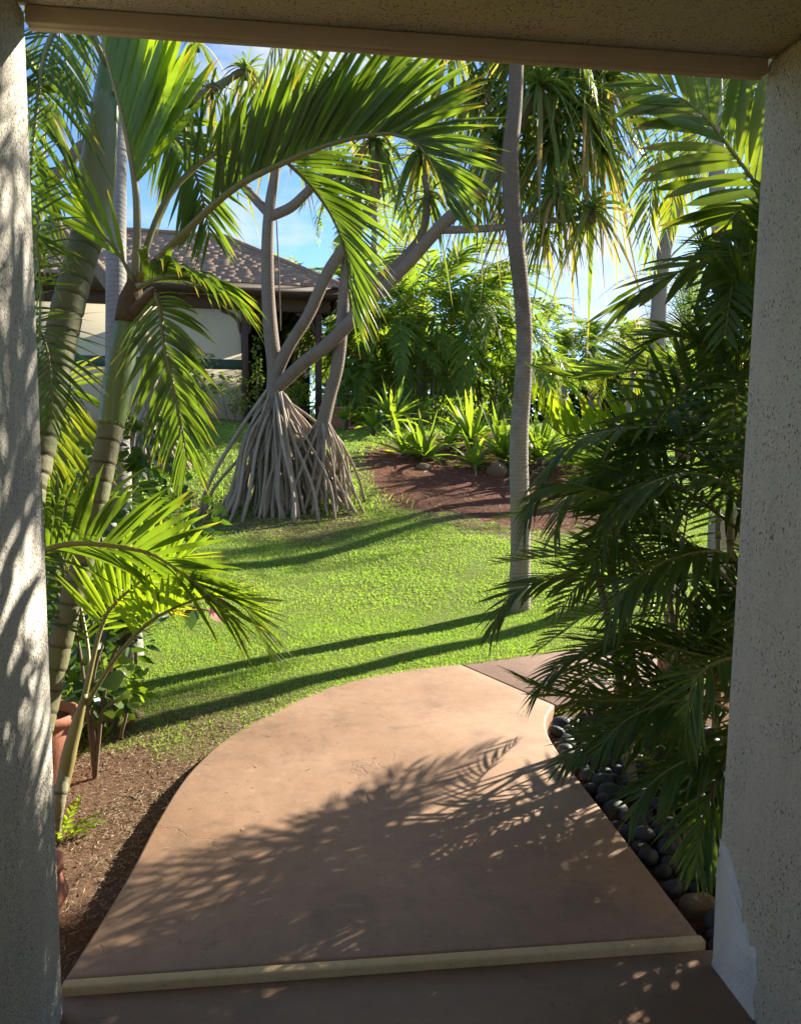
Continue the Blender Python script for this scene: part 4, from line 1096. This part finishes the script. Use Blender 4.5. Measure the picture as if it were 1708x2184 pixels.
pot('terracotta pot glimpsed through the dark areca fronds', pq, .14, .38)
pl = on(*A(88, 1640, 3.55)[:2])
pot('terracotta flower pot behind the slim young palm', pl, .15, .34)
pl2 = on(*A(66, 1960, 2.55)[:2])
pot('round bellied terracotta pot peeping out at the foot of the grey wall', pl2, .095, .23, bulge=1.3)

def pebble_mesh(seed, mat):
    rg = np.random.RandomState(seed)
    nu, nv = 10, 6
    V = [(0, 0, -1)]
    for j in range(1, nv):
        ph = -math.pi / 2 + math.pi * j / nv
        for i in range(nu):
            a = 2 * math.pi * i / nu
            V.append((math.cos(a) * math.cos(ph), math.sin(a) * math.cos(ph), math.sin(ph)))
    V.append((0, 0, 1))
    V = np.array(V, float)
    k = rg.normal(0, .5, (5, 3))
    bumpy = 1 + .06 * sum(np.sin(V @ (k[i] * 3) + i) for i in range(5)) / 2
    V = np.sign(V) * np.abs(V) ** .92 * bumpy[:, None] * [1.0, rg.uniform(.68, .85), rg.uniform(.48, .62)]
    q, t = [], []
    for i in range(nu):
        t.append((0, 1 + (i + 1) % nu, 1 + i))
        b = 1 + (nv - 2) * nu
        t.append((len(V) - 1, b + i, b + (i + 1) % nu))
        for j in range(nv - 2):
            o_ = 1 + j * nu
            q.append((o_ + i, o_ + (i + 1) % nu, o_ + nu + (i + 1) % nu, o_ + nu + i))
    return mesh('river_stone', V, [np.array(q), np.array(t)], mat)
PEB = [pebble_mesh(k, 'stone' if k < 4 else 'stone2') for k in range(6)]
rg = random.Random(9)
placed = []
BED = [(1.23, 2.12), (2.1, 2.12), (2.3, 3.3), (1.9, 4.1), (1.45, 4.05), (1.30, 3.9), (1.24, 3.6)]
rock_c = np.array([1.325, 2.36])
tries = 0
while len(placed) < 285 and tries < 60000:
    tries += 1
    x = 1.23 + rg.random() ** 1.5 * 1.0; y = rg.uniform(2.14, 4.05)
    if not inside(BED, np.array([x]), np.array([y]))[0]: continue
    s_ = rg.uniform(.032, .056)
    if x - s_ < 1.222 or y - s_ < 2.10: continue
    if math.hypot(x - rock_c[0], y - rock_c[1]) < .10: continue
    if math.hypot(x - 1.95, y - 4.15) < .2: continue
    lay = 0
    bad = False
    for (px, py, ps, pl_) in placed:
        d_ = math.hypot(px - x, py - y)
        if d_ < (ps + s_) * .66:
            bad = True; break
    if bad: continue
    placed.append((x, y, s_, 0))
top = []
for (x, y, s_, _) in placed:
    o = bpy.data.objects.new('river_stone', rg.choice(PEB)); col.objects.link(o)
    o.location = (x, y, float(tz(x, y)) + s_ * rg.uniform(.35, 1.15))
    o.rotation_euler = (rg.uniform(-.5, .5), rg.uniform(-.5, .5), rg.uniform(0, 6.28))
    o.scale = (s_ * 1.12, s_ * 1.12, s_ * 1.25)
    tag(o, 'smooth black river stone in the bed beside the walk', 'stone', 'black river stones in the palm bed')
def rock(name, label, c, size, mat, seed, group=None):
    import bmesh
    rg = np.random.RandomState(seed)
    bm = bmesh.new(); bmesh.ops.create_icosphere(bm, subdivisions=3, radius=1)
    pl = rg.normal(0, 1, (9, 3)); pl = norm(pl); dd = rg.uniform(.62, .9, 9)
    for v in bm.verts:
        p = np.array(v.co)
        for a, d_ in zip(pl, dd):
            e = p @ a - d_
            if e > 0: p = p - a * e * .9
        p = p * (1 + .03 * np.sin(p * 9 + seed).sum())
        v.co = p * np.array(size) + [0, 0, size[2] * .55]
    me = bpy.data.meshes.new(name); bm.to_mesh(me); bm.free()
    for p in me.polygons: p.use_smooth = True
    me.materials.append(MAT[mat])
    o = bpy.data.objects.new(name, me); col.objects.link(o); o.location = c; o.rotation_euler = (0, 0, seed)
    return tag(o, label, 'rock', group)
rock('rock', 'rough brown lava rock wedged against the walk among the black stones', on(rock_c[0], rock_c[1], -.03), (.085, .065, .07), 'rock', 3)
rock('rock', 'pale grey rock at the foot of the tall grey palm', on(*(G(252, 1445)[:2]), -.02), (.07, .05, .04), 'rock_grey', 5)
rock('rock', 'small dark flat stone at the edge of the lawn', on(*(G(298, 1526)[:2]), -.01), (.045, .03, .018), 'rock', 8)
rock('rock', 'weathered rock among the lilies on the red bank', on(*(G(905, 1000)[:2]), -.05), (.15, .12, .09), 'rock', 12)
rock('rock', 'lichen grey rock at the right end of the lily row', on(*(G(1060, 1010)[:2]), -.05), (.24, .18, .16), 'rock', 14)

# ================================================================== LILIES AND POTTED PLANTS ON THE BANK
def rosette(parent, c, n, L, W, seed, mat='lily', el=(18, 82), droop=.3, blunt=2.4, fold=.22, base=.75):
    rg = np.random.RandomState(seed)
    az = np.arange(n) * 2.39996 + rg.uniform(-.3, .3, n)
    t = (np.arange(n) + .5) / n
    e = np.radians(el[0] + (el[1] - el[0]) * t + rg.uniform(-8, 8, n))
    d = np.stack([np.cos(az) * np.cos(e), np.sin(az) * np.cos(e), np.sin(e)], -1)
    wv = norm(np.cross(d, [0, 0, 1.0]) + rg.normal(0, .1, (n, 3)))
    V, q, lv = blades(np.asarray(c) + d * .02, d, wv, L * rg.uniform(.75, 1.1, n), W * rg.uniform(.8, 1.15, n), droop * (1.3 - t) * rg.uniform(.5, 1.5, n), 6, rg.rand(n), t, fold, blunt, 2.2, rg.normal(0, .25, n), None, base)
    for i in range(n):
        obj('leaf', V[i], [q], mat, parent, lv[i], origin=V[i][:2].mean(0))
for (u, v, L_, n_, sh, lab) in [
    (738, 918, .55, 12, .22, 'small crinum lily on a bare stalk nearest the screw pine roots'),
    (796, 928, .55, 10, .15, 'short crinum lily with dark spindly leaves beside the kerb'),
    (836, 922, 1.0, 24, .22, 'tall crinum lily with a broad fan of leaves standing behind the others'),
    (862, 972, .85, 12, .06, 'crinum lily leaning left with one folded leaf over the grey rock'),
    (905, 984, .85, 18, .06, 'crinum lily with upright fan in the middle of the front row'),
    (962, 958, .6, 12, .05, 'low crinum lily between the middle and the tall bright one'),
    (1005, 955, 1.1, 26, .12, 'tallest crinum lily, bright green, near the lawn palm trunk'),
    (1010, 1000, .75, 12, .05, 'lowest crinum lily in front, with a long leaf trailing onto red soil'),
    (1072, 985, 1.05, 20, .08, 'crinum lily partly hidden behind the lawn palm trunk'),
    (1150, 990, 1.1, 22, .08, 'crinum lily just right of the lawn palm trunk'),
    (1215, 1000, 1.0, 20, .08, 'crinum lily seen through the tips of the dark areca fronds')]:
    g_ = G(u, v)
    t = thing('crinum_lily', lab, 'lily', g_, 'crinum lilies on the red bank')
    V, F, L = tube([g_ - [0, 0, .05], g_ + [0, 0, sh + .04]], [.05, .045], 8, 5, wob=.05)
    obj('stalk', V, F, 'fibre', t, L)
    rosette(t, g_ + [0, 0, sh], int(n_ * 1.3), L_ * 1.0, .12, int(u), 'lily', (8, 76), .38)
# terracotta planter with aloe, and pots on the terrace
pb = hp(-.15, -.55, HZ - .02)
tb = thing('planter_box', 'long terracotta planter box on the terrace edge', 'planter', pb)
def shift(o): return o
ZT = HZ - .02
bx = A(735, 890, 16.2)
def wbox(name, c, w, d, h, mat, parent, bev=.01):
    b, f = box(-w / 2, w / 2, -d / 2, d / 2, 0, h)
    V = np.array([c + hx * q[0] + hy * q[1] + ZV * q[2] for q in b])
    o = obj(name, V, f, mat, parent, smooth=False); bevel(o, bev, 2); return o
wbox('body', pb, .62, .34, .36, 'terracotta', tb)
wbox('rim', pb + ZV * .33, .68, .40, .06, 'terracotta', tb)
wbox('soil', pb + ZV * .34, .58, .30, .055, 'fibre', tb)
al = thing('aloe', 'spiky grey green aloe growing in the terracotta planter', 'aloe', pb + ZV * .36)
V, F, L = tube([pb + ZV * .36, pb + ZV * .62], [.06, .05], 8, 4); obj('stalk', V, F, 'aloe', al, L)
rosette(al, pb + ZV * .62, 26, .62, .075, 61, 'aloe', (-8, 78), .12, 1.6, .3, .95)
pb2 = hp(.9, -.5, HZ - .02)
pot('small blue glazed pot next to the terracotta planter', pb2, .12, .26, 'blue', 'glazed_pot')
pot('dark iron tub under the porch by the post', hp(-.9, -.1, HZ - .02), .22, .42, 'iron', 'plant_tub')

def leaf_cloud(c, rad, n, L, W, seed, shell=.5, el=(-40, 60), droop=.25, blunt=2.2):
    rg = np.random.RandomState(seed)
    d = norm(rg.normal(0, 1, (n, 3)))
    r = (shell + (1 - shell) * rg.rand(n) ** .6)[:, None]
    lump = 1 + .22 * np.sin(d @ rg.normal(0, 3, 3) + 1) + .15 * np.sin(d @ rg.normal(0, 6, 3))
    P = np.asarray(c) + d * r * np.asarray(rad) * lump[:, None]
    az = rg.rand(n) * 6.283; e = np.radians(rg.uniform(*el, n))
    dv = norm(np.stack([np.cos(az) * np.cos(e), np.sin(az) * np.cos(e), np.sin(e)], -1) + .5 * d)
    wv = norm(np.cross(dv, rg.normal(0, 1, (n, 3))))
    V, q, lv = blades(P, dv, wv, L * rg.uniform(.6, 1.2, n), W * rg.uniform(.7, 1.2, n), droop * rg.uniform(.3, 1.5, n), 3, rg.rand(n), rg.rand(n), 0, blunt, 2, None, None, .3)
    return flat(V, q, lv)
def bush(name, label, cat, base, rad, n, L, W, seed, mat, stems=6, up=None, group=None):
    t = thing(name, label, cat, base, group)
    rg = np.random.RandomState(seed + 1)
    c = np.asarray(base) + ZV * (rad[2] if up is None else up)
    for k in range(stems):
        e = c + rg.normal(0, .45, 3) * rad
        e[2] = max(e[2], base[2] + .1)
        V, F, L_ = tube([base - ZV * .03 + rg.normal(0, .04, 3) * [1, 1, 0], (base + e) / 2 + rg.normal(0, .05, 3), e], [.018, .013, .006], 6, 8)
        obj('stem', V, F, 'twig', t, L_)
    V, F, L_ = leaf_cloud(c, rad, n, L, W, seed)
    obj('foliage', V, F, mat, t, L_)
    return t
# shrubs along the house wall
bush('leggy_shrub', 'leggy shrub with bare stems and sparse leaves against the cream house wall', 'shrub', hp(-3.0, .15, HZ - .3), (.5, .3, .6), 130, .14, .09, 301, 'shrub_bright', 9, 1.25)
bush('leggy_shrub', 'sunlit yellow green shrub by the house post behind the prop roots', 'shrub', hp(-2.2, -.3, HZ - .3), (.35, .3, .5), 160, .11, .07, 303, 'shrub_bright', 7, .95)
bush('leggy_shrub', 'small dark leaved plant before the house wall between the two leaning palms', 'shrub', hp(-6.2, .2, HZ - .3), (.5, .3, .42), 70, .16, .08, 305, 'shrub', 8, 1.0)
bush('low_plant', 'low broad leaved plant at the foot of the house wall', 'plant', hp(-2.75, .1, HZ - .3), (.3, .25, .2), 60, .2, .08, 307, 'shrub', 3)
bush('climbing_vine', 'leafy vine climbing the porch post of the house', 'vine', hp(-1.75, .35, HZ - .02), (.14, .14, 1.0), 260, .09, .06, 309, 'shrub_bright', 4)
bush('porch_plant', 'bright potted foliage on the porch beside the dark tub', 'plant', hp(-.95, -.1, HZ + .36), (.32, .28, .3), 160, .16, .09, 311, 'shrub_bright', 3)
bush('croton', 'big bright yellow green leafy plant behind the aloe', 'shrub', hp(.55, .6, HZ - .02), (.55, .45, .75), 190, .36, .14, 313, 'shrub_bright', 5)
bush('ginger_plant', 'leafy plant with red flowers beside the house corner', 'shrub', hp(.75, 1.6, HZ - .02), (.6, .5, .9), 200, .36, .13, 315, 'shrub_bright', 5)
t = thing('red_blossom', 'cluster of red blossom above the bright foliage by the house', 'flower', hp(.8, 1.3, HZ + 1.55))
V, F, L = leaf_cloud(hp(.8, 1.3, HZ + 1.65), (.22, .2, .16), 50, .10, .06, 317); obj('petals', V, F, 'redflower', t, L)
V, F, L = tube([hp(.8, 1.3, HZ + .6), hp(.8, 1.3, HZ + 1.65)], [.012, .01], 6, 5); obj('stem', V, F, 'twig', t, L)
bush('low_hedge', 'low clipped green hedge behind the lilies', 'hedge', G(940, 905), (.9, .6, .28), 700, .1, .07, 319, 'shrub_bright', 3)

# ---- foreground shrubs on the left
LEAF3 = []
def broad_leaf(seed):
    rg = np.random.RandomState(seed)
    rows = 6
    t = np.linspace(0, 1, rows)
    w = np.array([.12, .42, .52, .44, .26, .02]) * (1 + rg.uniform(-.12, .12, rows))
    V = []
    for i in range(rows):
        z = -.18 * t[i] ** 2
        V += [(t[i], -w[i], z + .10 * w[i]), (t[i], 0, z), (t[i], w[i], z + .10 * w[i])]
    idx = np.arange(rows * 3).reshape(rows, 3)
    q = np.stack([idx[:-1, :-1], idx[:-1, 1:], idx[1:, 1:], idx[1:, :-1]], -1).reshape(-1, 4)
    lv = np.zeros((rows * 3, 3)); lv[:, 0] = rg.rand(); lv[:, 1] = np.repeat(t, 3)
    return np.array(V), q, lv
def leafy(name, label, cat, base, twigs, nper, size, mat, seed):
    """A shrub of counted broad leaves: each leaf is a part."""
    t = thing(name, label, cat, base)
    rg = random.Random(seed)
    ms = [mesh('leaf', *broad_leaf(seed + k)[:2], mat, broad_leaf(seed + k)[2]) for k in range(3)]
    for tw in twigs:
        P = spline([base] + list(tw), 14)
        V, F, L = tube(P, [.010, .007, .004], 6, 14)
        obj('stem', V, F, 'twig', t, L)
        for k in range(nper):
            s_ = rg.uniform(.35, 1.0); p = P[int(s_ * 13)]
            M = place(rg.uniform(0, 6.28), R(rg.uniform(-70, 25)), p - base, size * rg.uniform(.6, 1.2), rg.uniform(-.7, .7))
            inst('leaf', rg.choice(ms), M, t)
    return t
hb = on(*A(200, 1560, 3.6)[:2])
hib = leafy('hibiscus_bush', 'dark broad leaved hibiscus reaching over the lawn with one pink flower', 'shrub', hb,
            [seg_pts([(230, 1430, 3.6), (300, 1310, 3.55), (380, 1290, 3.5), (455, 1305, 3.48)], 0), seg_pts([(230, 1450, 3.6), (290, 1340, 3.6), (320, 1350, 3.6)], 0),
             seg_pts([(200, 1450, 3.6), (240, 1330, 3.65), (260, 1300, 3.7)], 0), seg_pts([(180, 1450, 3.6), (160, 1330, 3.7), (130, 1250, 3.8)], 0)], 11, .095, 'shrub_dark', 401)
fc = A(452, 1292, 3.44)
V_, q_, l_ = blades(np.repeat(fc[None], 5, 0), norm(np.array([CR * .9 - ZV * .5 + CU * math.sin(a) * .8 - FWD * math.cos(a) * .8 for a in np.linspace(0, 5.03, 5)])), np.repeat(np.array([[.2, .3, 1.0]]), 5, 0), np.full(5, .075), np.full(5, .06), np.full(5, .1), 4, np.linspace(0, 1, 5), np.zeros(5), .1, 5, 2, None, None, .3)
fl = obj('flower', *tube([fc - CR * .03 + ZV * .02, fc], [.004, .008], 6, 3)[:2], 'petiole', hib)
for i in range(5): obj('petal', V_[i], [q_], 'petal', fl, l_[i])
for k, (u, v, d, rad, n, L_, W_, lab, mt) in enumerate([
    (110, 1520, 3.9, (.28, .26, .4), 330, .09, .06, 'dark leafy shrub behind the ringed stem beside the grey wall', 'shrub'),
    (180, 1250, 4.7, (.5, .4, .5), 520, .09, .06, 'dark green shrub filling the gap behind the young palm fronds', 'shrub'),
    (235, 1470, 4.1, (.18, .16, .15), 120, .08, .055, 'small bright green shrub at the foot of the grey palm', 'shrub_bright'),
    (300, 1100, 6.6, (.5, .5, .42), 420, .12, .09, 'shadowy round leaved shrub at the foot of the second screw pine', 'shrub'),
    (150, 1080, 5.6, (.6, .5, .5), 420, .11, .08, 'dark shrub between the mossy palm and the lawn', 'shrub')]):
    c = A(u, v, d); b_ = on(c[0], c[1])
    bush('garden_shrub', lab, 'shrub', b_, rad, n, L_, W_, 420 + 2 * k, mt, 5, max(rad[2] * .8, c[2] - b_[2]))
t = thing('vine_sprig', 'dark leafy sprig climbing before the grey palm trunk', 'plant', on(*A(280, 1010, 5.0)[:2]))
V, F, L = leaf_cloud(A(292, 950, 5.0), (.2, .15, .18), 90, .09, .07, 441); obj('foliage', V, F, 'shrub', t, L)
V, F, L = tube([ORG[t.name], A(285, 1000, 5.0), A(295, 930, 5.0)], [.012, .01, .006], 6, 8); obj('stem', V, F, 'twig', t, L)
fb = G(128, 1800)
fn = thing('fern', 'small bright green fern at the foot of the slim young palm', 'fern', fb)
for k, (az, e) in enumerate([(0.2, 35), (1.1, 50), (-.6, 30), (2.2, 60), (-1.5, 40), (.6, 12)]):
    dd = np.array([math.cos(az) * math.cos(R(e)), math.sin(az) * math.cos(R(e)), math.sin(R(e))])
    frond(fn, [fb, fb + dd * .07 + ZV * .02, fb + dd * .13 + ZV * .015, fb + dd * .18], 'frond_bright', 'petiole', False, n=9, L=.045, W=.016, a0=60, a1=35, dih=5, droop=.15, start=.2, r0=.002, seed=450 + k, seg=3, blunt=4)

# ================================================================== BACKGROUND PALMS
rg = random.Random(31)
def cane_clump(label, base, rx, ncane, h, nf, seed, kind='bamboo', sc_=1.0):
    t = thing('bamboo_palm_clump', label, 'palm clump', base)
    rr = random.Random(seed)
    tops = []
    for k in range(ncane):
        a = k * 2.4; r_ = rx * math.sqrt((k + .5) / ncane)
        p0 = on(base[0] + r_ * math.cos(a) * .7, base[1] + r_ * math.sin(a) * .5, -.05)
        hh = h * (rr.uniform(.62, 1.0) if k % 4 else rr.uniform(.25, .5))
        out = np.array([math.cos(a), math.sin(a), 0]) * r_ * .9 * hh / h
        p2 = p0 + out + ZV * hh
        stem(t, [p0, p0 + out * .3 + ZV * hh * .5, p2], [.05, .045, .035], 'cane', 'cane', 7, .1, None, 0)
        tops.append((p2, a))
    for k in range(nf):
        p2, a = tops[k % ncane]
        put_frond(rr.choice(PF[kind]), place(a + rr.uniform(-1.6, 1.6), R(rr.uniform(-30, 65)), p2 - ORG[t.name] - np.array([0, 0, rr.uniform(0, .25)]), sc_ * rr.uniform(.75, 1.15), rr.uniform(-.4, .4)), t)
    return t
c0 = A(892, 850, 20.0); cane_clump('great bamboo palm clump with many grey canes beyond the lilies', on(c0[0], c0[1]), 1.35, 30, 3.0, 160, 501)
c0 = A(1040, 860, 21.5); cane_clump('smaller bamboo palm clump between the great clump and the lawn palm', on(c0[0], c0[1]), .8, 12, 1.35, 34, 503)
c0 = A(790, 870, 23.5); cane_clump('shaded palm clump behind the house corner', on(c0[0], c0[1]), .9, 10, 2.2, 40, 505)
def far_palm(label, u, v, d, kind, nf, scale, seed, el=(-45, 65), r=.11, mat='grey_trunk', group=None, u0=None):
    top = A(u, v, d)
    b_ = on(*A(u0 or u, 880, d)[:2])
    t = thing('palm_tree', label, 'palm', b_, group)
    stem(t, [b_ - ZV * .05, b_ * .5 + top * .5 + rg.uniform(-.1, .1) * RV, top], [r * 1.2, r, r * .8], mat, 'trunk', 9, .2, None, .02)
    crown(t, top, kind, nf, scale, seed, el)
    return t
GR = 'palms along the far garden edge'
far_palm('tall dark palm against the sky just right of the lawn palm trunk', 1165, 712, 30, 'far', 15, .85, 601, group=GR)
far_palm('sunlit bushy yellow palm at the middle of the far palm row', 1205, 760, 26, 'far', 24, .6, 603, (-60, 70), group=GR)
far_palm('pale green palm right of the yellow bushy one in the far row', 1262, 745, 27, 'far', 22, .65, 605, (-50, 70), group=GR)
far_palm('leafy palm in the far row under the broad frond tips', 1330, 750, 28, 'far', 22, .7, 607, (-50, 70), group=GR)
far_palm('shaded palm of the far row left of the shaggy date palm', 1395, 755, 25, 'far', 20, .65, 609, (-50, 70), group=GR)
far_palm('yellow fronded small palm before the far row', 1350, 800, 15, 'yellow', 12, .75, 611, (-40, 55), .05)
far_palm('shaggy date palm with fine arching fronds at the right', 1463, 700, 14, 'date', 34, 1.0, 613, (-40, 75), .13, 'fibre')
far_palm('far palm crown just left of the lawn palm trunk', 1062, 745, 26, 'far', 14, .6, 615, group=GR)
far_palm('tall feathery palm whose crown shows behind the screw pine limbs', 800, 430, 24, 'far', 16, 1.25, 617, (-55, 60))
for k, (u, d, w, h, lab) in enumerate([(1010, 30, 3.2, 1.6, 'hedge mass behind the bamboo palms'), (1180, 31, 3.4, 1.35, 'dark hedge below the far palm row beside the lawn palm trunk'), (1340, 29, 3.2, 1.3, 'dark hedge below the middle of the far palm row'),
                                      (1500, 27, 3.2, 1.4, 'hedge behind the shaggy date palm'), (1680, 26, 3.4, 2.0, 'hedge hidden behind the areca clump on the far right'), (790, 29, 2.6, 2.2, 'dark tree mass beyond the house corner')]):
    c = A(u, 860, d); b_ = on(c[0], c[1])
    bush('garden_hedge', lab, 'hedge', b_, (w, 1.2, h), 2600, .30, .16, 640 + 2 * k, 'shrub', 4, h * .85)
tp = A(590, 585, 27); tt_ = thing('treetop', 'leafy treetop just showing above the house roof', 'tree', on(tp[0], tp[1]))
V, F, L = tube([ORG[tt_.name], tp - ZV * .2], [.2, .1], 8, 6); obj('trunk', V, F, 'twig', tt_, L)
V, F, L = leaf_cloud(tp, (.9, .8, .6), 900, .25, .12, 671); obj('crown', V, F, 'shrub_bright', tt_, L)

# ================================================================== GRASS, LITTER
def grass_field():
    rg = np.random.RandomState(5)
    def batch(n, x0, x1, y0, y1, h, w):
        x = rg.uniform(x0, x1, n); y = rg.uniform(y0, y1, n)
        sm = soil_mask(x, y); dm_ = dry_mask(x, y)
        keep = (sm + vnoise(x, y, 14, 21) * .35 < .35 + .25 * rg.rand(n)) & (rg.rand(n) > dm_ * .55) & (~inside(PATH_POLY, x, y) | (dist_poly(OUT_EDGE + OUT2[1:], x, y) < .025))
        lx = (x - H0[0]) * hx[0] + (y - H0[1]) * hx[1]; ly = (x - H0[0]) * hy[0] + (y - H0[1]) * hy[1]
        keep &= ~((ly > -.92) & (lx < 2.62))
        x, y, dm_ = x[keep], y[keep], dm_[keep]
        n = len(x)
        z = np.where(inside(PATH_POLY, x, y), 0.0, tz(x, y) + .012 * vnoise(x, y, 7, 1))
        az = rg.rand(n) * 6.283; e = np.radians(rg.uniform(35, 85, n))
        d = np.stack([np.cos(az) * np.cos(e), np.sin(az) * np.cos(e), np.sin(e)], -1)
        wv = norm(np.cross(d, rg.normal(0, 1, (n, 3))))
        tone = np.clip(.5 + .5 * vnoise(x, y, 2.2, 33) + rg.normal(0, .12, n), 0, 1)
        patch = .8 + .35 * vnoise(x, y, 5, 35)
        return blades(np.stack([x, y, z - .005], -1), d, wv, h * rg.uniform(.55, 1.3, n) * patch, w * rg.uniform(.7, 1.3, n), rg.uniform(.1, .6, n), 2, tone, rg.rand(n), 0, 2.5, 2, None, None, .8)
    parts = [batch(190000, -2.4, 3.2, 3.7, 6.4, .034, .0045), batch(150000, -3.6, 5.5, 6.4, 10.6, .042, .0075), batch(60000, -5.5, 8, 10.6, 17, .07, .016)]
    V, F, L = join([flat(*p) for p in parts])
    tag(obj('grass', V, F, 'grass', None, L, origin=(0, 6, 0)), 'short sunlit green lawn grass', 'grass', kind='stuff')
grass_field()
def tufts(c, n, spread, h, seed, w=.012):
    rg = np.random.RandomState(seed)
    x = c[0] + rg.normal(0, spread[0], n); y = c[1] + rg.normal(0, spread[1], n)
    az = rg.rand(n) * 6.283; e = np.radians(rg.uniform(40, 85, n))
    d = np.stack([np.cos(az) * np.cos(e), np.sin(az) * np.cos(e), np.sin(e)], -1)
    return flat(*blades(np.stack([x, y, tz(x, y) - .01], -1), d, norm(np.cross(d, rg.normal(0, 1, (n, 3)))), h * rg.uniform(.5, 1.3, n), np.full(n, w), rg.uniform(.1, .8, n), 3, rg.rand(n), rg.rand(n), 0, 2.2, 2, None, None, .8))
V, F, L = join([tufts(G(585, 1085), 700, (.55, .18), .16, 1), tufts(G(690, 1080), 500, (.35, .15), .18, 2), tufts(G(750, 1050), 300, (.25, .3), .14, 3), tufts(G(470, 1060), 300, (.2, .3), .14, 4), tufts(G(345, 1010), 300, (.35, .2), .14, 6)])
tag(obj('long_grass', V, F, 'grass', None, L), 'uncut grass tufts round the prop roots', 'grass', kind='stuff')
rgl = np.random.RandomState(8)
def litter(n, x0, x1, y0, y1, L_, w, fn):
    x = rgl.uniform(x0, x1, n); y = rgl.uniform(y0, y1, n)
    keep = (rgl.rand(n) < fn(x, y)) & ~inside(PATH_POLY, x, y)
    x, y = x[keep], y[keep]; n = len(x)
    az = rgl.rand(n) * 6.283; e = np.radians(rgl.uniform(-4, 22, n))
    d = np.stack([np.cos(az) * np.cos(e), np.sin(az) * np.cos(e), np.sin(e)], -1)
    return flat(*blades(np.stack([x, y, tz(x, y) + .012 * vnoise(x, y, 7, 1) + .008], -1), d, norm(np.cross(d, [0, 0, 1.0]) + rgl.normal(0, .4, (n, 3))), L_ * rgl.uniform(.4, 1.4, n), w * rgl.uniform(.6, 1.4, n), rgl.uniform(0, .25, n), 2, rgl.rand(n), rgl.rand(n), 0, 4, 2, rgl.normal(0, .8, n), None, .8))
V, F, L = join([litter(70000, -2.4, .6, 2.15, 4.9, .026, .0032, lambda x, y: np.clip(dry_mask(x, y) * (.30 + .55 * (vnoise(x, y, 6, 41) > -.1)) * np.clip((y - 2.0) / 1.6, .3, 1), 0, 1)),
                litter(26000, -1.5, 6, 8.5, 15.5, .07, .008, lambda x, y: np.clip(dry_mask(x, y) - .75 * soil_mask(x, y), 0, 1)),
                litter(1500, -.5, 5.5, 9.5, 14.5, .16, .010, lambda x, y: soil_mask(x, y) * .5)])
tag(obj('dry_grass_litter', V, F, 'straw', None, L), 'dead grass and twig litter on the bare soil', 'litter', kind='stuff')
# crumbs, fallen leaflets and grit on the walk
rgw = np.random.RandomState(14)
n_ = 260
xw = rgw.uniform(-.6, 1.2, n_); yw = rgw.uniform(2.1, 5.0, n_)
ed = dist_poly(OUT_EDGE, xw, yw); k_ = inside(PATH_POLY, xw, yw) & (rgw.rand(n_) < np.exp(-ed / .35) + .12)
xw, yw = xw[k_], yw[k_]; n_ = len(xw); aw = rgw.rand(n_) * 6.283
V, F, L = flat(*blades(np.stack([xw, yw, np.full(n_, .004)], -1), np.stack([np.cos(aw), np.sin(aw), rgw.uniform(0, .15, n_)], -1), np.stack([-np.sin(aw), np.cos(aw), rgw.uniform(-.4, .4, n_)], -1), rgw.uniform(.008, .04, n_), rgw.uniform(.002, .006, n_), rgw.uniform(0, .1, n_), 2, rgw.rand(n_), rgw.rand(n_), 0, 3, 2, None, None, .5))
tag(obj('walk_litter', V, F, 'straw', None, L), 'dry leaf crumbs scattered along the walk', 'litter', kind='stuff')
